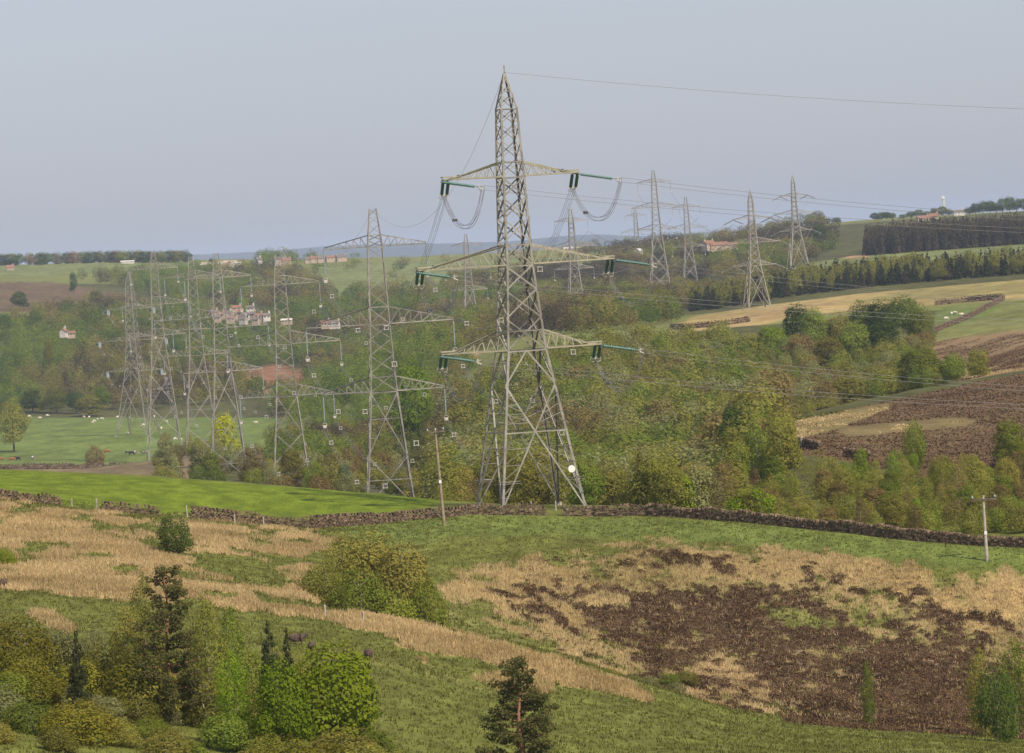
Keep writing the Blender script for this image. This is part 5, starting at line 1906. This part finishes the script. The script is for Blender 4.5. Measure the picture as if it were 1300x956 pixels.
vl = [(272, 399, 9), (281, 401, 8), (289, 400, 10), (297, 402, 8), (304, 399, 9), (312, 402, 9), (320, 401, 10), (329, 403, 8), (338, 403, 9), (276, 405, 8), (293, 406, 9), (309, 407, 9), (325, 408, 8), (300, 393, 12), (318, 393, 10)]
for i, (px, py, w__) in enumerate(vl):
    c = i % 3
    house(px, py, 3300 - (py - 393) * 8, w__, 7, 5, 3, ['stone house with a grey roof in the small valley village', 'stone house with a red roof in the small valley village', 'white fronted house in the small valley village'][c], ['wallstone', 'wallstone', 'wallwhite'][c], ['roof_grey', 'roof_red', 'roof_grey'][c], R(random.uniform(-30, 30)), 1, 2,
          group=['grey roofed houses of the village', 'red roofed houses of the village', 'white fronted houses of the village'][c])
house(364, 407, 3000, 12, 7, 3.0, 1.6, 'long white roofed building below the third pylon, just right of the village', 'wallstone', 'wallwhite', R(-6), 0, 3)
house(413, 412, 3000, 10, 7, 4.5, 2.6, 'brown roofed house left of a pair under the second pylon arm', 'wallstone', 'roof_red', R(10))
house(425, 412, 2990, 11, 7, 4.5, 2.8, 'stone and white house right of a pair under the second pylon arm', 'wallwhite', 'roof_grey', R(-12))
house(900, 320, 3650, 11, 9, 6, 3.2, 'stone farmhouse with a tan gable on the hillside among the distant pylons', 'wallstone', 'roof_red', R(35), 2, 3)
house(913, 320, 3640, 16, 8, 4.5, 3.2, 'long red roofed barn beside the stone farmhouse', 'wallstone', 'roof_red', R(5), 0, 2)
house(928, 319, 3660, 13, 8, 4, 2.6, 'lower brick red barn at the right end of the farm', 'wallstone', 'roof_red', R(-5), 0, 2)
house(811, 326, 3900, 7, 6, 3.6, 3.0, 'small white gabled house left of the red roofed farm', 'wallwhite', 'wallwhite', R(60), 0, 1)
house(1172, 281, 4150, 13, 8, 4, 2.8, 'orange roofed house on the right skyline between tree clumps', 'wallstone', 'roof_red', R(8))
house(1186, 278, 4180, 9, 7, 4.5, 3.6, 'bright red roofed house on the right skyline', 'wallstone', 'roof_red', R(-8))
house(1217, 272, 4300, 12, 8, 4.5, 2.4, 'white farmhouse on the right skyline before the tall clump', 'wallwhite', 'roof_grey', R(5))
house(728, 318, 4900, 26, 10, 4.5, 2.5, 'low pale building on the ridge behind the tallest pylon', 'wallstone', 'wallwhite', R(4), 0, 0)
mp_ = pix(1198, 262, 4500)
g = Geo()
for a_ in range(4):
    c_ = (math.cos(a_ * 1.571), math.sin(a_ * 1.571))
    g.tube([(c_[0] * 1.2, c_[1] * 1.2, -3), (c_[0] * .6, c_[1] * .6, 9)], .28, 4)
g.box((0, 0, 9.5), (2.4, 2.4, 1.6))
g.tube([(0, 0, 10), (0, 0, 12.5)], .2, 4)
o = g.obj('radio_mast', M['white'])
o.location = (mp_.x, 4500, mp_.z - 2)
tag(o, 'small pale mast sticking up above the right skyline', 'mast')

# ------------------------------------------------------------------ cattle and sheep
def skinned(name, verts, edges, radii, mat):
    me = bpy.data.meshes.new(name)
    me.from_pydata(verts, edges, [])
    o = bpy.data.objects.new(name, me)
    COL.objects.link(o)
    md = o.modifiers.new('skin', 'SKIN')
    md.use_smooth_shade = True
    for v_, r_ in zip(me.skin_vertices[0].data, radii):
        v_.radius = r_ if isinstance(r_, tuple) else (r_, r_)
    me.skin_vertices[0].data[0].use_root = True
    sb = o.modifiers.new('sub', 'SUBSURF')
    sb.levels = sb.render_levels = 1
    dg = bpy.context.evaluated_depsgraph_get()
    me2 = bpy.data.meshes.new_from_object(o.evaluated_get(dg))
    me2.name = name
    bpy.data.objects.remove(o)
    bpy.data.meshes.remove(me)
    me2.materials.clear()
    me2.materials.append(mat)
    return me2


def quadruped(name, L_, ht, body_r, leg_r, head_low, mat, woolly=False):
    hb = ht - body_r * 1.0
    V = [(0, 0, hb), (L_ * .30, 0, hb + .02), (L_ * .42, 0, hb + .06 * ht), (-L_ * .28, 0, hb), (-L_ * .42, 0, hb + .03 * ht)]
    Rr = [body_r * 1.05, body_r * .95, body_r * .6, body_r, body_r * .7]
    E_ = [(0, 1), (1, 2), (0, 3), (3, 4)]
    if head_low:
        V += [(L_ * .56, 0, hb * .75), (L_ * .68, 0, hb * .30), (L_ * .76, 0, hb * .10)]
    else:
        V += [(L_ * .54, 0, hb + .22 * ht), (L_ * .64, 0, hb + .28 * ht), (L_ * .78, 0, hb + .20 * ht)]
    Rr += [body_r * .42, body_r * .40, body_r * .24]
    E_ += [(2, 5), (5, 6), (6, 7)]
    for sx, fr in ((.30, 1), (-.33, 0)):
        for sy in (-1, 1):
            i = len(V)
            y = sy * body_r * .55
            if fr:
                V += [(L_ * sx, y, hb - body_r * .6), (L_ * (sx + .01), y, ht * .26), (L_ * sx, y, .02)]
            else:
                V += [(L_ * sx, y, hb - body_r * .4), (L_ * (sx - .07), y, ht * .30), (L_ * (sx - .03), y, .02)]
            Rr += [leg_r * 1.9, leg_r, leg_r * .8]
            E_ += [(1 if fr else 3, i), (i, i + 1), (i + 1, i + 2)]
    i = len(V)
    V += [(-L_ * .50, 0, hb - .02), (-L_ * .52, 0, hb * .55)]
    Rr += [leg_r * .7, leg_r * .5]
    E_ += [(4, i), (i, i + 1)]
    hd = 6
    for sy in (-1, 1):
        i = len(V)
        V += [(V[hd][0] - .01, sy * body_r * .55, V[hd][2] + .05 * ht)]
        Rr += [leg_r * .5]
        E_ += [(hd, i)]
    return skinned(name, V, E_, Rr, mat)


COWS = {c: [quadruped('cow', 2.3, 1.42, .40, .085, lo, M[c]) for lo in (True, False)] for c in ('cow_brown', 'cow_dark', 'cow_pied')}
SHEEP = [quadruped('sheep', 1.25, .85, .31, .05, lo, M['wool']) for lo in (True, False)]
DSHEEP = [quadruped('sheep', 1.2, .82, .31, .05, lo, M['darkwool']) for lo in (True, False)]


def beast(me, px, py, rz, label, cat, group, name, D=None, s=1.0, d0=250, d1=6000):
    p = ground(px, py, d0, d1)
    o = obj(name, me, None, (p.x, p.y, p.z - .02))
    o.rotation_euler = (0, 0, rz)
    o.scale = (s, s, s)
    tag(o, label, cat, group)
    return o


for i, (px, py, c, lo, rz, lb) in enumerate([
    (1, 586, 'cow_brown', 0, 3.0, 'brown cow cut off by the left edge of the picture'),
    (16, 586, 'cow_brown', 0, 3.1, 'orange brown cow on the meadow near the left edge'),
    (23, 585, 'cow_dark', 1, 2.4, 'dark cow close behind the orange brown one'),
    (42, 584, 'cow_pied', 1, 1.3, 'pale cow standing alone with its head down'),
    (136, 576, 'cow_brown', 1, 3.0, 'red brown cow grazing right of the small bare bush'),
    (161, 577, 'cow_pied', 0, 1.9, 'dark and white cow, left one of the group beside the meadow pylon'),
    (167, 578, 'cow_dark', 1, 2.8, 'black cow in the middle of the group beside the meadow pylon'),
    (172, 577, 'cow_pied', 0, 1.2, 'dark and white cow, right one of the group beside the meadow pylon'),
    (184, 578, 'cow_pied', 1, 2.9, 'pale and dark cow right at the foot of the meadow pylon'),
]):
    beast(COWS[c][lo], px, py, rz, lb, 'cow', 'cattle on the meadow', 'cow', d0=1700, s=1.12)
sp_ = [(37, 530), (51, 532), (60, 529), (99, 529), (107, 531), (113, 531), (120, 536), (124, 534), (129, 533), (118, 538), (149, 531), (165, 532), (196, 530), (212, 537), (222, 559), (230, 560), (182, 541), (163, 552), (205, 545), (325, 538)]
for i, (px, py) in enumerate(sp_):
    beast(SHEEP[i % 2], px, py, random.uniform(0, 6.28), 'white sheep grazing on the meadow around the leftmost pylon', 'sheep', 'white sheep on the meadow', 'sheep', d0=1700, s=1.35)
for i, (px, py) in enumerate([(1201, 406), (1208, 400), (1213, 399), (1221, 401)]):
    beast(SHEEP[i % 2], px, py, .3 + i, 'white sheep in the small walled field right of the dark clump', 'sheep', 'sheep in the small walled field', 'sheep', d0=1300, s=1.25)
for px, py, rz, lb, s in [
    (4, 746, 1.2, 'dark brown sheep at the left edge by the straw band', .85),
    (377, 818, .1, 'brown sheep side on behind the dark spruces', 1.0),
    (396, 826, 1.3, 'dark sheep with a pale back above the lime green tree', .75),
    (468, 838, 1.6, 'dark brown sheep seen from behind right of the lime green tree', .95),
]:
    beast(DSHEEP[0 if s < .9 else 1], px, py, rz, lb, 'sheep', 'dark sheep on the near slope', 'sheep', d0=300, d1=600, s=s)

# rough vegetation on the heather hill beyond the wood
x, d, z = scatter(150000, 690, 2000, 300, 760)
gcol = ground_color(x, d, z)
for nm_, mk, cnd, sz_ in (('heather', 'hillheather', (gcol[:, 0] > gcol[:, 1] * 1.35) & (gcol.sum(1) < .44), (.16, .36)), ('moor_grass', 'heathgreen', (gcol[:, 1] >= gcol[:, 0] * .85) & (gcol.sum(1) > .28), (.25, .5)), ('straw_grass', 'straw', (gcol[:, 0] > gcol[:, 1] * 1.12) & (gcol.sum(1) > .44), (.15, .32))):
    cnd = cnd & ((d < 1330) | (nm_ == 'heather')) & (rng.random(len(d)) < np.where(d < 1330, 1.0, .45))
    xs, ds, zs = x[cnd], d[cnd], z[cnd]
    if len(xs) < 10: continue
    nb = 3
    n = len(xs)
    dirv = rng.normal(size=(n * nb, 3)); dirv /= np.linalg.norm(dirv, axis=1)[:, None]; dirv[:, 2] = np.abs(dirv[:, 2])
    Pp = np.stack([np.repeat(xs, nb), np.repeat(ds, nb), np.repeat(zs, nb)], 1) + dirv * .3
    V, Q = leafquads(Pp, dirv + [0, 0, .4], rng.uniform(sz_[0], sz_[1], n * nb))
    o = obj(nm_, mesh_np(nm_, V, Q, M[mk], np.clip(np.repeat(vnoise(xs / 5, ds / 9) * .9, nb) + rng.normal(.05, .2, n * nb), 0, 1)))
    tag(o, {'heather': 'brown heather on the hill beyond the valley wood', 'moor_grass': 'green rough grass on the hill beyond the valley wood', 'straw_grass': 'straw grass on the hill beyond the valley wood'}[nm_], 'heather' if nm_ == 'heather' else 'grass', kind='stuff')
print('COUNTS', n_mid, n_far, len(cands))
